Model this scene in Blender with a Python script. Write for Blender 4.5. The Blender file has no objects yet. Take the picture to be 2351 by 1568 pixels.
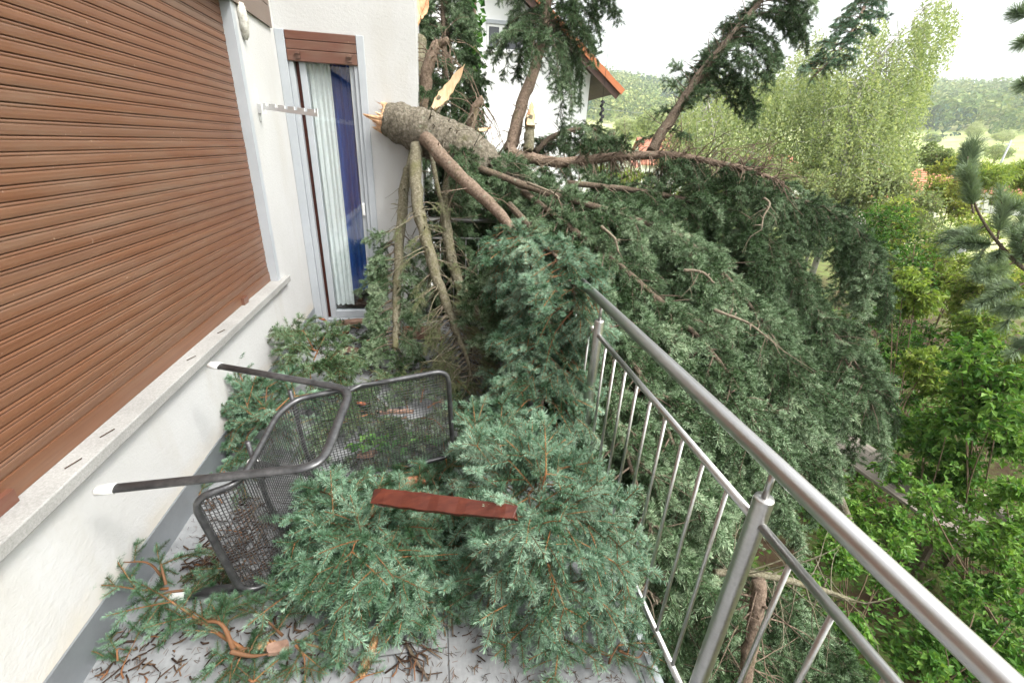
import bpy, math, random
import numpy as np
from mathutils import Matrix, Vector

SC = bpy.context.scene
COL = SC.collection
rad = math.radians

# ------------------------------------------------------------------ camera
CAM = np.array([0.0, 0.0, 1.5])
YAW, PIT, ROL = 0.181356878, 0.416443327, 0.0495514093
FWD = np.array([math.sin(YAW)*math.cos(PIT), math.cos(YAW)*math.cos(PIT), -math.sin(PIT)])
_r0 = np.array([math.cos(YAW), -math.sin(YAW), 0.0]); _u0 = np.cross(_r0, FWD)
RGT = _r0*math.cos(ROL) + _u0*math.sin(ROL); UPV = -_r0*math.sin(ROL) + _u0*math.cos(ROL)
cam = bpy.data.cameras.new('camera'); cam.sensor_width = 36; cam.lens = 15.498
cam.clip_start = 0.02; cam.clip_end = 6000
camo = bpy.data.objects.new('camera', cam); COL.objects.link(camo)
camo.matrix_world = Matrix(((RGT[0], UPV[0], -FWD[0], CAM[0]), (RGT[1], UPV[1], -FWD[1], CAM[1]),
                            (RGT[2], UPV[2], -FWD[2], CAM[2]), (0, 0, 0, 1)))
SC.camera = camo

# ------------------------------------------------------------------ light
SUN_AZ, SUN_EL = rad(128), rad(54)          # azimuth from +Y towards +X
w = bpy.data.worlds.new('World'); SC.world = w; w.use_nodes = True
nt = w.node_tree; nt.nodes.clear()
sky = nt.nodes.new('ShaderNodeTexSky'); sky.sky_type = 'NISHITA'; sky.sun_disc = False
sky.sun_elevation = SUN_EL; sky.sun_rotation = SUN_AZ; sky.dust_density = 4.0; sky.air_density = 1.0
hs = nt.nodes.new('ShaderNodeHueSaturation'); hs.inputs['Saturation'].default_value = 0.10   # thin bright cloud cover
bg = nt.nodes.new('ShaderNodeBackground'); bg.inputs['Strength'].default_value = 0.15
wo = nt.nodes.new('ShaderNodeOutputWorld')
nt.links.new(sky.outputs[0], hs.inputs['Color']); 
tcw = nt.nodes.new('ShaderNodeTexCoord'); spw = nt.nodes.new('ShaderNodeSeparateXYZ'); nt.links.new(tcw.outputs['Generated'], spw.inputs[0])
mrw = nt.nodes.new('ShaderNodeMapRange'); mrw.inputs['To Min'].default_value = .84; mrw.inputs['To Max'].default_value = 1.62; nt.links.new(spw.outputs[2], mrw.inputs['Value'])
mlw = nt.nodes.new('ShaderNodeMix'); mlw.data_type = 'RGBA'; mlw.blend_type = 'MULTIPLY'; mlw.inputs[0].default_value = 1.0   # overcast: zenith brighter than the rim
nt.links.new(hs.outputs[0], mlw.inputs[6]); nt.links.new(mrw.outputs[0], mlw.inputs[7]); nt.links.new(mlw.outputs[2], bg.inputs[0]); nt.links.new(bg.outputs[0], wo.inputs[0])
sl = bpy.data.lights.new('sun', 'SUN'); sl.energy = 1.5; sl.angle = rad(12); sl.color = (1.0, 0.96, 0.90)
so = bpy.data.objects.new('sun', sl); COL.objects.link(so)
sd = Vector((math.sin(SUN_AZ)*math.cos(SUN_EL), math.cos(SUN_AZ)*math.cos(SUN_EL), math.sin(SUN_EL)))
so.rotation_euler = (-sd).to_track_quat('-Z', 'Y').to_euler(); so.location = (3, -3, 9)
vs = SC.view_settings; vs.view_transform = 'Standard'; vs.look = 'None'; vs.gamma = 1.0; vs.exposure = 1.32
SC.cycles.max_bounces = 6; SC.cycles.diffuse_bounces = 3; SC.cycles.transparent_max_bounces = 12
SC.cycles.use_denoising = True

# ------------------------------------------------------------------ helpers
FPX = 1012.1
def D(x, y): return FWD + RGT*((x-1175.5)/FPX) - UPV*((y-784)/FPX)
def at(x, y, dep): return CAM + dep*D(x, y)
def atz(x, y, z): d = D(x, y); return CAM + d*((z-1.5)/d[2])
def atx(x, y, X): d = D(x, y); return CAM + d*(X/d[0])
def aty(x, y, Y): d = D(x, y); return CAM + d*(Y/d[1])
def nrm(v):
    v = np.asarray(v, float); return v/(np.linalg.norm(v, axis=-1, keepdims=True)+1e-12)
UP = np.array([0., 0., 1.])

class MB:
    """collects quads and triangles; build() links them as one mesh object"""
    def __init__(s): s.v = []; s.q = []; s.t = []; s.qm = []; s.tm = []; s.qs = []; s.ts = []; s.ti = []; s.n = 0
    def add(s, v, q=None, t=None, m=0, smooth=False, tint=0.5):
        v = np.asarray(v, np.float32).reshape(-1, 3); k = len(v)
        s.v.append(v); s.ti.append(np.broadcast_to(np.asarray(tint, np.float32), (k,)))
        if q is not None and len(q):
            q = np.asarray(q, np.int64).reshape(-1, 4); s.q.append(q+s.n)
            s.qm.append(np.broadcast_to(np.asarray(m, np.int32), (len(q),))); s.qs.append(np.full(len(q), smooth))
        if t is not None and len(t):
            t = np.asarray(t, np.int64).reshape(-1, 3); s.t.append(t+s.n)
            s.tm.append(np.broadcast_to(np.asarray(m if np.isscalar(m) else 0, np.int32), (len(t),))); s.ts.append(np.full(len(t), smooth))
        s.n += k
    def box(s, a, b, m=0, tint=0.5, R=None, o=None):
        x0, y0, z0 = a; x1, y1, z1 = b
        v = np.array([[x0,y0,z0],[x1,y0,z0],[x1,y1,z0],[x0,y1,z0],[x0,y0,z1],[x1,y0,z1],[x1,y1,z1],[x0,y1,z1]], float)
        if R is not None: v = v @ np.asarray(R).T
        if o is not None: v = v + np.asarray(o)
        s.add(v, [[0,3,2,1],[4,5,6,7],[0,1,5,4],[1,2,6,5],[2,3,7,6],[3,0,4,7]], m=m, tint=tint)
    def tube(s, pts, r, sides=8, m=0, cap=True, smooth=True, tint=0.5, jit=0.0, rng=None, flat=None, fdir=None):
        P = np.asarray(pts, float); n = len(P)
        r = np.broadcast_to(np.asarray(r, float), (n,))
        T = np.gradient(P, axis=0); T = nrm(T)
        a = np.cross(T[0], [0.3, 0.2, 0.93] if fdir is None else fdir)
        if np.linalg.norm(a) < 1e-3: a = np.cross(T[0], [1, 0, 0])
        a = nrm(a); rings = []
        ang = np.arange(sides)*2*math.pi/sides
        for i in range(n):
            a = nrm(a - T[i]*np.dot(a, T[i])); b = np.cross(T[i], a)
            rr = r[i]
            if jit and rng is not None: rr = rr*(1+jit*(rng.random(sides)-.5)[:, None]*2)
            fa, fb = (1, 1) if flat is None else flat
            rings.append(P[i] + rr*(np.cos(ang)[:, None]*a*fa + np.sin(ang)[:, None]*b*fb))
        V = np.concatenate(rings)
        i = np.arange(n-1)[:, None]*sides; j = np.arange(sides)[None]; j2 = (j+1) % sides
        q = np.stack([i+j, i+j2, i+sides+j2, i+sides+j], -1).reshape(-1, 4)
        t = None
        if cap:
            V = np.concatenate([V, P[:1], P[-1:]]); c0 = n*sides; k = np.arange(sides); k2 = (k+1) % sides
            t = np.concatenate([np.stack([np.full(sides, c0), k2, k], 1), np.stack([np.full(sides, c0+1), (n-1)*sides+k, (n-1)*sides+k2], 1)])
        s.add(V, q, t, m=m, smooth=smooth, tint=tint)
    def build(s, name, mats, parent=None):
        me = bpy.data.meshes.new(name)
        V = np.concatenate(s.v).astype(np.float32)
        me.vertices.add(len(V)); me.vertices.foreach_set('co', V.ravel())
        Q = np.concatenate(s.q) if s.q else np.zeros((0, 4), int); T = np.concatenate(s.t) if s.t else np.zeros((0, 3), int)
        nl = Q.size+T.size
        me.loops.add(nl); me.loops.foreach_set('vertex_index', np.concatenate([Q.ravel(), T.ravel()]).astype(np.int32))
        me.polygons.add(len(Q)+len(T))
        ls = np.concatenate([np.arange(len(Q))*4, Q.size+np.arange(len(T))*3]).astype(np.int32)
        me.polygons.foreach_set('loop_start', ls)
        me.polygons.foreach_set('material_index', np.concatenate(s.qm+s.tm).astype(np.int32))
        me.polygons.foreach_set('use_smooth', np.concatenate(s.qs+s.ts))
        at_ = me.attributes.new('tint', 'FLOAT', 'POINT'); at_.data.foreach_set('value', np.concatenate(s.ti).astype(np.float32))
        me.update(calc_edges=True)
        for m in (mats if isinstance(mats, (list, tuple)) else [mats]): me.materials.append(m)
        o = bpy.data.objects.new(name, me); COL.objects.link(o)
        if parent is not None: o.parent = parent
        return o

def tag(o, label=None, cat=None, group=None, kind=None):
    if label: o['label'] = label
    if cat: o['category'] = cat
    if group: o['group'] = group
    if kind: o['kind'] = kind
    return o
def empty(name, label=None, cat=None, group=None, kind=None):
    o = bpy.data.objects.new(name, None); COL.objects.link(o); o.empty_display_size = .1
    return tag(o, label, cat, group, kind)

def spline(pts, n=24):
    """Catmull-Rom through the control points; extra columns (radius) ride along"""
    P = np.asarray(pts, float); P = np.concatenate([2*P[:1]-P[1:2], P, 2*P[-1:]-P[-2:-1]]); k = len(P)-3
    out = []
    for t in np.linspace(0, k-1e-6, n):
        i = int(t); f = t-i; a, b, c, d = P[i:i+4]
        out.append(.5*((2*b)+(-a+c)*f+(2*a-5*b+4*c-d)*f*f+(-a+3*b-3*c+d)*f**3))
    return np.array(out)

# ------------------------------------------------------------------ materials
def mat(name, col=(.5,.5,.5), rough=.6, metal=0., spec=.5):
    m = bpy.data.materials.new(name); m.use_nodes = True
    b = m.node_tree.nodes['Principled BSDF']
    b.inputs['Base Color'].default_value = (*col, 1); b.inputs['Roughness'].default_value = rough
    b.inputs['Metallic'].default_value = metal; b.inputs['Specular IOR Level'].default_value = spec
    m.diffuse_color = (*col, 1)
    return m, m.node_tree, b
def N(t, kind, **kw):
    n = t.nodes.new(kind)
    for k, v in kw.items():
        if k in n.inputs: n.inputs[k].default_value = v
        else: setattr(n, k, v)
    return n
def ramp(t, src, stops):
    r = t.nodes.new('ShaderNodeValToRGB'); e = r.color_ramp.elements
    while len(e) < len(stops): e.new(.5)
    for el, (p, c) in zip(e, stops): el.position = p; el.color = (*c, 1) if len(c) == 3 else c
    t.links.new(src, r.inputs[0]); return r.outputs[0]
def coords(t, scale=(1,1,1), obj=True):
    tc = t.nodes.new('ShaderNodeTexCoord'); mp = N(t, 'ShaderNodeMapping'); mp.inputs['Scale'].default_value = scale
    t.links.new(tc.outputs['Object'], mp.inputs[0]); return mp.outputs[0]
def noise(t, vec, scale, detail=6, rough=.6):
    n = N(t, 'ShaderNodeTexNoise', Scale=scale, Detail=detail, Roughness=rough); t.links.new(vec, n.inputs['Vector']); return n.outputs[0]
def bump(t, b, h, strength=.3, dist=.01, prev=None):
    bm = N(t, 'ShaderNodeBump', Strength=strength, Distance=dist); t.links.new(h, bm.inputs['Height'])
    if prev is not None: t.links.new(prev, bm.inputs['Normal'])
    t.links.new(bm.outputs[0], b.inputs['Normal']); return bm.outputs[0]
def mixc(t, fac, a, b, mode='MIX'):
    m = t.nodes.new('ShaderNodeMix'); m.data_type = 'RGBA'; m.blend_type = mode
    for sock, val in ((m.inputs[0], fac), (m.inputs[6], a), (m.inputs[7], b)):
        if isinstance(val, bpy.types.NodeSocket): t.links.new(val, sock)
        elif isinstance(val, (int, float)): sock.default_value = val
        else: sock.default_value = (*val, 1)
    return m.outputs[2]
def mathn(t, op, a, b=None):
    m = t.nodes.new('ShaderNodeMath'); m.operation = op
    for i, val in enumerate((a, b)):
        if val is None: continue
        if isinstance(val, bpy.types.NodeSocket): t.links.new(val, m.inputs[i])
        else: m.inputs[i].default_value = val
    return m.outputs[0]
def tint(t):
    a = t.nodes.new('ShaderNodeAttribute'); a.attribute_name = 'tint'; return a.outputs['Fac']

def stucco():
    m, t, b = mat('white_stucco', (.80,.79,.76), .9, spec=.2)
    v = coords(t); n1 = noise(t, v, 140, 4, .7); n2 = noise(t, v, 1.3, 4); n3 = noise(t, coords(t, (38, 38, 60)), 1, 5, .65)
    c = ramp(t, n2, [(.3, (.44,.435,.42)), (.7, (.50,.50,.49))])
    st = noise(t, coords(t, (2.5, 2.5, .5)), 1.6, 6, .65); c = mixc(t, ramp(t, st, [(.52,(0,0,0)),(.74,(.6,.6,.6))]), c, (.42,.40,.36))
    tz = t.nodes.new('ShaderNodeTexCoord'); sz = t.nodes.new('ShaderNodeSeparateXYZ'); t.links.new(tz.outputs['Object'], sz.inputs[0])
    spl = mathn(t, 'ADD', sz.outputs[2], mathn(t, 'MULTIPLY', noise(t, coords(t), 9, 5), .16)); c = mixc(t, ramp(t, spl, [(.20,(.55,.55,.55)),(.30,(0,0,0))]), c, (.46,.41,.33))   # splash dirt along the foot
    sp = ramp(t, n1, [(.70, (1,1,1)), (.78, (.84,.83,.80))])
    t.links.new(mixc(t, 1., c, sp, 'MULTIPLY'), b.inputs['Base Color'])
    bp = bump(t, b, n3, .30, .008); bump(t, b, n1, .25, .002, bp)
    return m
def wallplain():
    m, t, b = mat('far_render', (.82,.82,.81), .9, spec=.2)
    n = noise(t, coords(t), .6, 5); t.links.new(ramp(t, n, [(.3,(.78,.78,.77)),(.7,(.84,.84,.83))]), b.inputs['Base Color']); return m
def shutterm(name='brown_shutter', c0=(.108,.046,.023), c1=(.165,.076,.040)):
    m, t, b = mat(name, c0, .42, spec=.5)
    v = coords(t, (6, 1.2, 60)); n = noise(t, v, 1.6, 7, .65); n2 = noise(t, coords(t, (1,1,1)), 2.2, 3); 
    ti = tint(t)
    c = ramp(t, n, [(.3, c0), (.7, c1)])
    c = mixc(t, ramp(t, ti, [(0,(0,0,0)),(1,(.75,.75,.75))]), c, (.115,.076,.054))
    sp = noise(t, coords(t, (1,1,1)), 55, 2, .5)
    dst = noise(t, coords(t, (1, .35, 3)), 3.2, 6, .7); c = mixc(t, ramp(t, dst, [(.46,(0,0,0)),(.72,(.55,.55,.55))]), c, (.17,.12,.085))
    c = mixc(t, ramp(t, sp, [(.74,(0,0,0)),(.78,(.6,.6,.6))]), c, (.36,.25,.19))
    t.links.new(c, b.inputs['Base Color'])
    t.links.new(ramp(t, n2, [(.3,(.34,)*3),(.7,(.52,)*3)]), b.inputs['Roughness'])
    bump(t, b, n, .06, .002); return m
def stone(name, c0, c1, sc=60, rough=.8):
    m, t, b = mat(name, c0, rough, spec=.3)
    v = coords(t); n = noise(t, v, sc, 6, .75); n2 = noise(t, v, 3, 5)
    c = mixc(t, .5, ramp(t, n, [(.35, c0), (.65, c1)]), ramp(t, n2, [(.3, c0), (.7, c1)]))
    t.links.new(c, b.inputs['Base Color']); bump(t, b, n, .25, .003); return m
def tilefloor():
    m, t, b = mat('stone_look_tiles', (.42,.43,.43), .5, spec=.4)
    tc = t.nodes.new('ShaderNodeTexCoord'); sep = t.nodes.new('ShaderNodeSeparateXYZ'); t.links.new(tc.outputs['Object'], sep.inputs[0])
    X, Y = sep.outputs[0], sep.outputs[1]
    # rows 0.6 m wide along Y, tiles 0.9 m long; joints at x=.008 and y=.92
    def joint(c, per, off):
        a = mathn(t, 'ADD', c, 60*per - off); a = mathn(t, 'MODULO', a, per); d = mathn(t, 'MINIMUM', a, mathn(t, 'SUBTRACT', per, a)); return d
    dx = joint(X, .6, .008)
    row = mathn(t, 'FLOOR', mathn(t, 'DIVIDE', mathn(t, 'SUBTRACT', X, .008), .6))
    ysh = mathn(t, 'ADD', Y, mathn(t, 'MULTIPLY', mathn(t, 'ADD', row, 1), .3))
    dy = joint(ysh, .6, .922)
    d = mathn(t, 'MINIMUM', dx, dy)
    v = coords(t, (1, 2.2, 1)); n = noise(t, v, 4.5, 8, .68); n2 = noise(t, coords(t, (9, 2.2, 1)), 6, 6, .7); n3 = noise(t, coords(t), 120, 3, .6)
    c = ramp(t, n, [(.3, (.125,.13,.133)), (.52, (.205,.212,.215)), (.72, (.275,.282,.285))])
    c = mixc(t, .35, c, ramp(t, n2, [(.3, (.13,.137,.14)), (.7, (.28,.287,.29))]))
    c = mixc(t, ramp(t, n3, [(.68,(0,0,0)),(.76,(.5,.5,.5))]), c, (.22,.21,.19))
    big = noise(t, coords(t), 2.1, 4)
    c = mixc(t, ramp(t, big, [(.5,(0,0,0)),(.75,(.45,.45,.45))]), c, (.19,.178,.158))
    j = ramp(t, d, [(.0, (1,1,1)), (.0026, (1,1,1)), (.0034, (0,0,0))])
    t.links.new(mixc(t, j, c, (.03,.03,.03)), b.inputs['Base Color'])
    t.links.new(ramp(t, n, [(.3,(.42,)*3),(.7,(.62,)*3)]), b.inputs['Roughness'])
    inv = mathn(t, 'SUBTRACT', 1.0, j); bump(t, b, mathn(t, 'ADD', inv, mathn(t, 'MULTIPLY', n2, .25)), .4, .003); return m
def steel():
    m, t, b = mat('brushed_steel', (.62,.61,.59), .24, 1.0)
    tc = t.nodes.new('ShaderNodeTexCoord'); mp = N(t, 'ShaderNodeMapping'); mp.inputs['Scale'].default_value = (140, .8, 140); t.links.new(tc.outputs['Object'], mp.inputs[0])
    n = noise(t, mp.outputs[0], 1.0, 3, .5); n2 = noise(t, tc.outputs['Object'], 7, 3)
    t.links.new(ramp(t, n, [(.3,(.30,)*3),(.7,(.42,)*3)]), b.inputs['Roughness'])
    t.links.new(mixc(t, .5, ramp(t, n, [(.3,(.40,.39,.38)),(.7,(.56,.55,.54))]), ramp(t, n2, [(.3,(.42,.41,.40)),(.7,(.54,.53,.52))])), b.inputs['Base Color'])
    return m
def bark(name, cols, sc=1., moss=0.0):
    m, t, b = mat(name, cols[0], .9, spec=.2)
    v = coords(t); vo = N(t, 'ShaderNodeTexVoronoi', Scale=70*sc); wrp = noise(t, v, 30*sc, 4)
    t.links.new(mixc(t, .15, v, wrp), vo.inputs['Vector'])
    n = noise(t, v, 45*sc, 8, .72); n2 = noise(t, v, 7*sc, 5, .6)
    c = ramp(t, n, [(.3, cols[0]), (.5, cols[1]), (.68, cols[2])])
    if moss:
        c = mixc(t, ramp(t, n2, [(.62-.3*moss,(0,0,0)),(.82-.3*moss,(.75,.75,.75))]), c, (.12,.118,.045))
    c = mixc(t, ramp(t, noise(t, v, 22*sc, 3), [(.64,(0,0,0)),(.72,(.7,.7,.7))]), c, (.22,.25,.18))
    t.links.new(c, b.inputs['Base Color'])
    bp = bump(t, b, n, .8, .012/sc); bump(t, b, vo.outputs['Distance'], .6, .010/sc, bp); return m
def leaf(name, stops, trans=.35, rough=.5):
    m, t, b = mat(name, stops[0][1], rough, spec=.22)
    c = ramp(t, tint(t), stops); t.links.new(c, b.inputs['Base Color'])
    tr = t.nodes.new('ShaderNodeBsdfTranslucent'); t.links.new(mixc(t, 1., c, (1.0,1.0,.55), 'MULTIPLY'), tr.inputs[0])
    ms = N(t, 'ShaderNodeMixShader'); ms.inputs[0].default_value = trans
    out = t.nodes['Material Output']
    t.links.new(b.outputs[0], ms.inputs[1]); t.links.new(tr.outputs[0], ms.inputs[2]); t.links.new(ms.outputs[0], out.inputs[0]); return m
def wood(name, c0, c1, rough=.7, sc=(2, 40, 40)):
    m, t, b = mat(name, c0, rough, spec=.3)
    n = noise(t, coords(t, sc), 1.5, 6, .65); t.links.new(ramp(t, n, [(.3, c0), (.7, c1)]), b.inputs['Base Color']); bump(t, b, n, .25, .003); return m
def noisy(name, c0, c1, sc=8, rough=.7, bs=.2):
    m, t, b = mat(name, c0, rough, spec=.3)
    n = noise(t, coords(t), sc, 7, .68); t.links.new(ramp(t, n, [(.32, c0), (.68, c1)]), b.inputs['Base Color']); bump(t, b, n, bs, .004); return m
def tinted(name, stops, rough=.8):
    m, t, b = mat(name, stops[0][1], rough, spec=.2)
    c = ramp(t, tint(t), stops); n = noise(t, coords(t), 90, 4); c = mixc(t, .5, c, mixc(t, n, (.3,.3,.3), (1.,1.,1.)), 'MULTIPLY')
    t.links.new(c, b.inputs['Base Color']); return m

M = {}
M['stucco'] = stucco(); M['render'] = wallplain()
M['shutter'] = shutterm(); M['boxshut'] = shutterm('red_brown_shutter', (.10,.038,.023), (.135,.054,.034))
M['clad'] = shutterm('brown_cladding', (.115,.080,.061), (.145,.103,.080))
M['sill'] = stone('granite_sill', (.17,.165,.155), (.36,.355,.335), 150); M['tile'] = tilefloor()
M['slab'] = noisy('concrete_slab', (.30,.30,.29), (.40,.40,.38), 12)
M['zinc'] = noisy('zinc_flashing', (.22,.235,.25), (.30,.32,.335), 3, .38, .03); M['zinc'].node_tree.nodes['Principled BSDF'].inputs['Metallic'].default_value = .55
M['alu'] = noisy('grey_painted_aluminium', (.34,.36,.38), (.39,.41,.43), 5, .4, .02)
M['white'] = noisy('white_paint', (.62,.62,.61), (.68,.68,.67), 20, .45, .03)
M['black'] = noisy('dark_gap', (.012,.012,.013), (.02,.02,.022), 9, .8); M['steel'] = steel()
M['brownwood'] = wood('red_brown_beam', (.050,.013,.009), (.105,.028,.016), .36, (3, 30, 30))
M['trunk'] = bark('grey_spruce_bark', [(.05,.043,.032), (.15,.13,.095), (.30,.27,.22)], 1., .18)
M['mossy'] = bark('mossy_branch_bark', [(.07,.06,.038), (.17,.152,.10), (.31,.285,.215)], 1.4, .40)
M['pinkbark'] = bark('pinkish_branch_bark', [(.085,.06,.045), (.20,.145,.105), (.33,.25,.19)], 1.3, .10)
M['darkbark'] = bark('brown_twig_bark', [(.06,.045,.032), (.14,.105,.075), (.21,.165,.125)], 1.5, .12)
M['deadtwig'] = bark('dry_twig_bark', [(.12,.095,.07), (.24,.195,.14), (.33,.28,.21)], 2, .1)
M['split'] = wood('fresh_split_wood', (.55,.33,.17), (.74,.56,.36), .7, (25, 25, 4))
M['orangewood'] = wood('torn_orange_wood', (.36,.15,.07), (.66,.45,.27), .75, (25, 25, 6))
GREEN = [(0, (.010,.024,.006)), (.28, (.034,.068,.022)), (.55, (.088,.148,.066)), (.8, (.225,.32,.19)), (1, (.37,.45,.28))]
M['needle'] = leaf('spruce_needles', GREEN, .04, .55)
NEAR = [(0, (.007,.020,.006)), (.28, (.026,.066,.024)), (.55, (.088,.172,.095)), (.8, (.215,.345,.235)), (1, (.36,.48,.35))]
M['nearneedle'] = leaf('blue_spruce_needles', NEAR, .05, .5)
M['dryneedle'] = leaf('yellow_green_needles', [(0,(.10,.13,.04)),(.5,(.17,.22,.085)),(1,(.26,.30,.15))], .15)
M['shoot'] = tinted('orange_brown_shoots', [(0,(.10,.055,.03)),(.5,(.22,.10,.045)),(1,(.36,.17,.07))], .7)
M['leafdark'] = leaf('green_shrub_leaves', [(0,(.035,.10,.018)),(.5,(.085,.205,.035)),(1,(.20,.34,.07))], .4, .45)
M['leafyel'] = leaf('yellow_green_leaves', [(0,(.12,.20,.04)),(.5,(.28,.37,.085)),(1,(.50,.50,.16))], .5)
M['birch'] = leaf('birch_leaves', [(0,(.16,.22,.10)),(.5,(.31,.38,.19)),(1,(.54,.57,.36))], .5)
M['ivy'] = leaf('ivy_leaves', [(0,(.02,.07,.015)),(.5,(.05,.15,.03)),(1,(.13,.27,.05))], .35, .4)
M['pine'] = leaf('pine_needles', [(0,(.09,.14,.08)),(.5,(.19,.26,.15)),(1,(.32,.40,.26))], .2)
M['birchbark'] = noisy('birch_bark', (.22,.21,.18), (.55,.53,.49), 6, .8)
M['stem'] = noisy('shrub_stems', (.10,.07,.045), (.24,.17,.11), 20, .85)
M['terracotta'] = noisy('broken_roof_tile', (.23,.070,.034), (.38,.135,.070), 30, .8)
M['terrold'] = noisy('weathered_roof_tile', (.13,.075,.052), (.29,.185,.135), 25, .85)
M['chair'] = noisy('dark_coated_steel', (.045,.045,.047), (.12,.12,.12), 22, .36, .05)
M['chair'].node_tree.nodes['Principled BSDF'].inputs['Metallic'].default_value = .6
M['cap'] = noisy('grey_plastic_caps', (.42,.42,.40), (.56,.56,.53), 15, .5)
M['cone'] = tinted('cone_scales', [(0,(.16,.075,.03)),(.5,(.33,.17,.075)),(1,(.50,.30,.15))])
M['oldplank'] = wood('weathered_plank', (.17,.145,.12), (.34,.30,.255), .85, (30, 2, 30))
M['litter'] = tinted('brown_litter', [(0,(.030,.017,.011)),(.5,(.070,.040,.025)),(.85,(.13,.085,.048)),(1,(.20,.085,.04))])

# ------------------------------------------------------------------ needle sprays
def needles(mb, rng, p0, d, L, n, nl, nw, tnt, droop=0., spread=1.0):
    """needles round one straight or drooping shoot, brush-like with a star at the tip"""
    d = nrm(d); n = max(4, int(n))
    s = np.sort(rng.random(n)); s[-max(2, n//12):] = 1.0
    a = nrm(np.cross(d, [0.21, 0.13, .97])); b = np.cross(d, a)
    az = np.arange(n)*2.39996 + rng.random(n)*.7
    th = (80-22*s + rng.normal(0, 9, n))*spread
    th[s >= 1.0] = rng.random((s >= 1.0).sum())*45+5
    th = np.radians(th)
    base = p0 + d*(L*s)[:, None] - UP*(droop*L*s*s)[:, None]
    rd = np.cos(az)[:, None]*a + np.sin(az)[:, None]*b
    nd = np.cos(th)[:, None]*d + np.sin(th)[:, None]*rd
    ln = nl*(.75+.4*rng.random(n))*(1-.25*(s-.4)**2)
    side = nrm(np.cross(nd, nrm(rng.normal(size=(n, 3))+d)))*(nw*.5)
    mid = base + nd*(ln*.5)[:, None]
    tip = base + nrm(nd + .15*d)*ln[:, None]
    V = np.stack([base-side*.8, base+side*.8, tip+side*.4, tip-side*.4], 1).reshape(-1, 3)
    Q = np.arange(4*n).reshape(-1, 4)
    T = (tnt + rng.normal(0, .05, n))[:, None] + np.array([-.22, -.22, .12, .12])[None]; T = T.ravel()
    mb.add(V, Q, m=0, tint=T)

def spray_template(rng, L=.26, pairs=5, sl=.10, npc=5., nl=.021, nw=.0025, droop=.25, flatness=.35, stem_r=.0022, dens_axis=.75, twig=.7):
    mb = MB()
    ax = lambda s: np.array([s*L, 0, -droop*L*s*s])
    def stem(pts, r): mb.tube(pts, r, 4, m=1, cap=False, smooth=True, tint=rng.random())
    stem([ax(s) for s in np.linspace(0, 1, 5)], np.linspace(stem_r*1.6, stem_r*.8, 5))
    tn0 = .55
    for k in range(4):
        s0, s1 = k/4, (k+1)/4
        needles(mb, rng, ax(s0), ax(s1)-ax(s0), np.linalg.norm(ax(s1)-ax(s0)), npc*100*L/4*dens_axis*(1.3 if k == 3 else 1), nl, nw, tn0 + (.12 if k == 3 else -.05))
    for k in range(pairs):
        for sg in (-1, 1):
            s = (k+.6+.3*rng.random())/(pairs+.4)
            if rng.random() < .1: continue
            an = rad(rng.uniform(38, 62))*sg
            l = sl*(1.1-.5*s)*rng.uniform(.65, 1.2)
            t = ax(min(1, s+.02))-ax(s-.02); t = nrm(t)
            d = nrm(np.array([t[0]*math.cos(an), math.sin(an), t[2]*math.cos(an)+rng.normal(0, flatness)]))
            p = ax(s); dr = rng.uniform(.05, .4)
            stem([p+d*l*q-UP*dr*l*q*q for q in (0, .5, 1.)], [stem_r, stem_r*.8, stem_r*.6])
            tt = tn0 + rng.normal(0, .15)
            needles(mb, rng, p, d, l, npc*100*l, nl, nw, tt, dr)
            if l > .08 and rng.random() < twig:      # small twiglets on the longer side shoots
                for sg2 in (-1, 1):
                    d2 = nrm(d*.75 + sg2*.6*np.cross(d, UP) + rng.normal(0, .2, 3)); l2 = l*rng.uniform(.35, .55)
                    p2 = p+d*l*.45-UP*dr*l*.2
                    needles(mb, rng, p2, d2, l2, npc*100*l2, nl, nw, np.clip(tt+.05, 0, 1), .2)
    return dict(V=np.concatenate(mb.v), Q=np.concatenate(mb.q), m=np.concatenate(mb.qm), t=np.concatenate(mb.ti))

RT = np.random.default_rng(5)
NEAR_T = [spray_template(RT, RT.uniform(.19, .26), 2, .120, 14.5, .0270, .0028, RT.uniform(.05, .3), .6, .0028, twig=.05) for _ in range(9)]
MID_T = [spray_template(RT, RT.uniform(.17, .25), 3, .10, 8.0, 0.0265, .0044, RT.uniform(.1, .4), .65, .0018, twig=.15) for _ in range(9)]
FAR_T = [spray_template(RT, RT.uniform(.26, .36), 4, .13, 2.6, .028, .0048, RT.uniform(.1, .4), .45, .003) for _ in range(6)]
DRY_T = [spray_template(RT, RT.uniform(.18, .26), 4, .09, 4.5, .019, .0028, RT.uniform(.1, .5), .5, .0022) for _ in range(4)]

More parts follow.
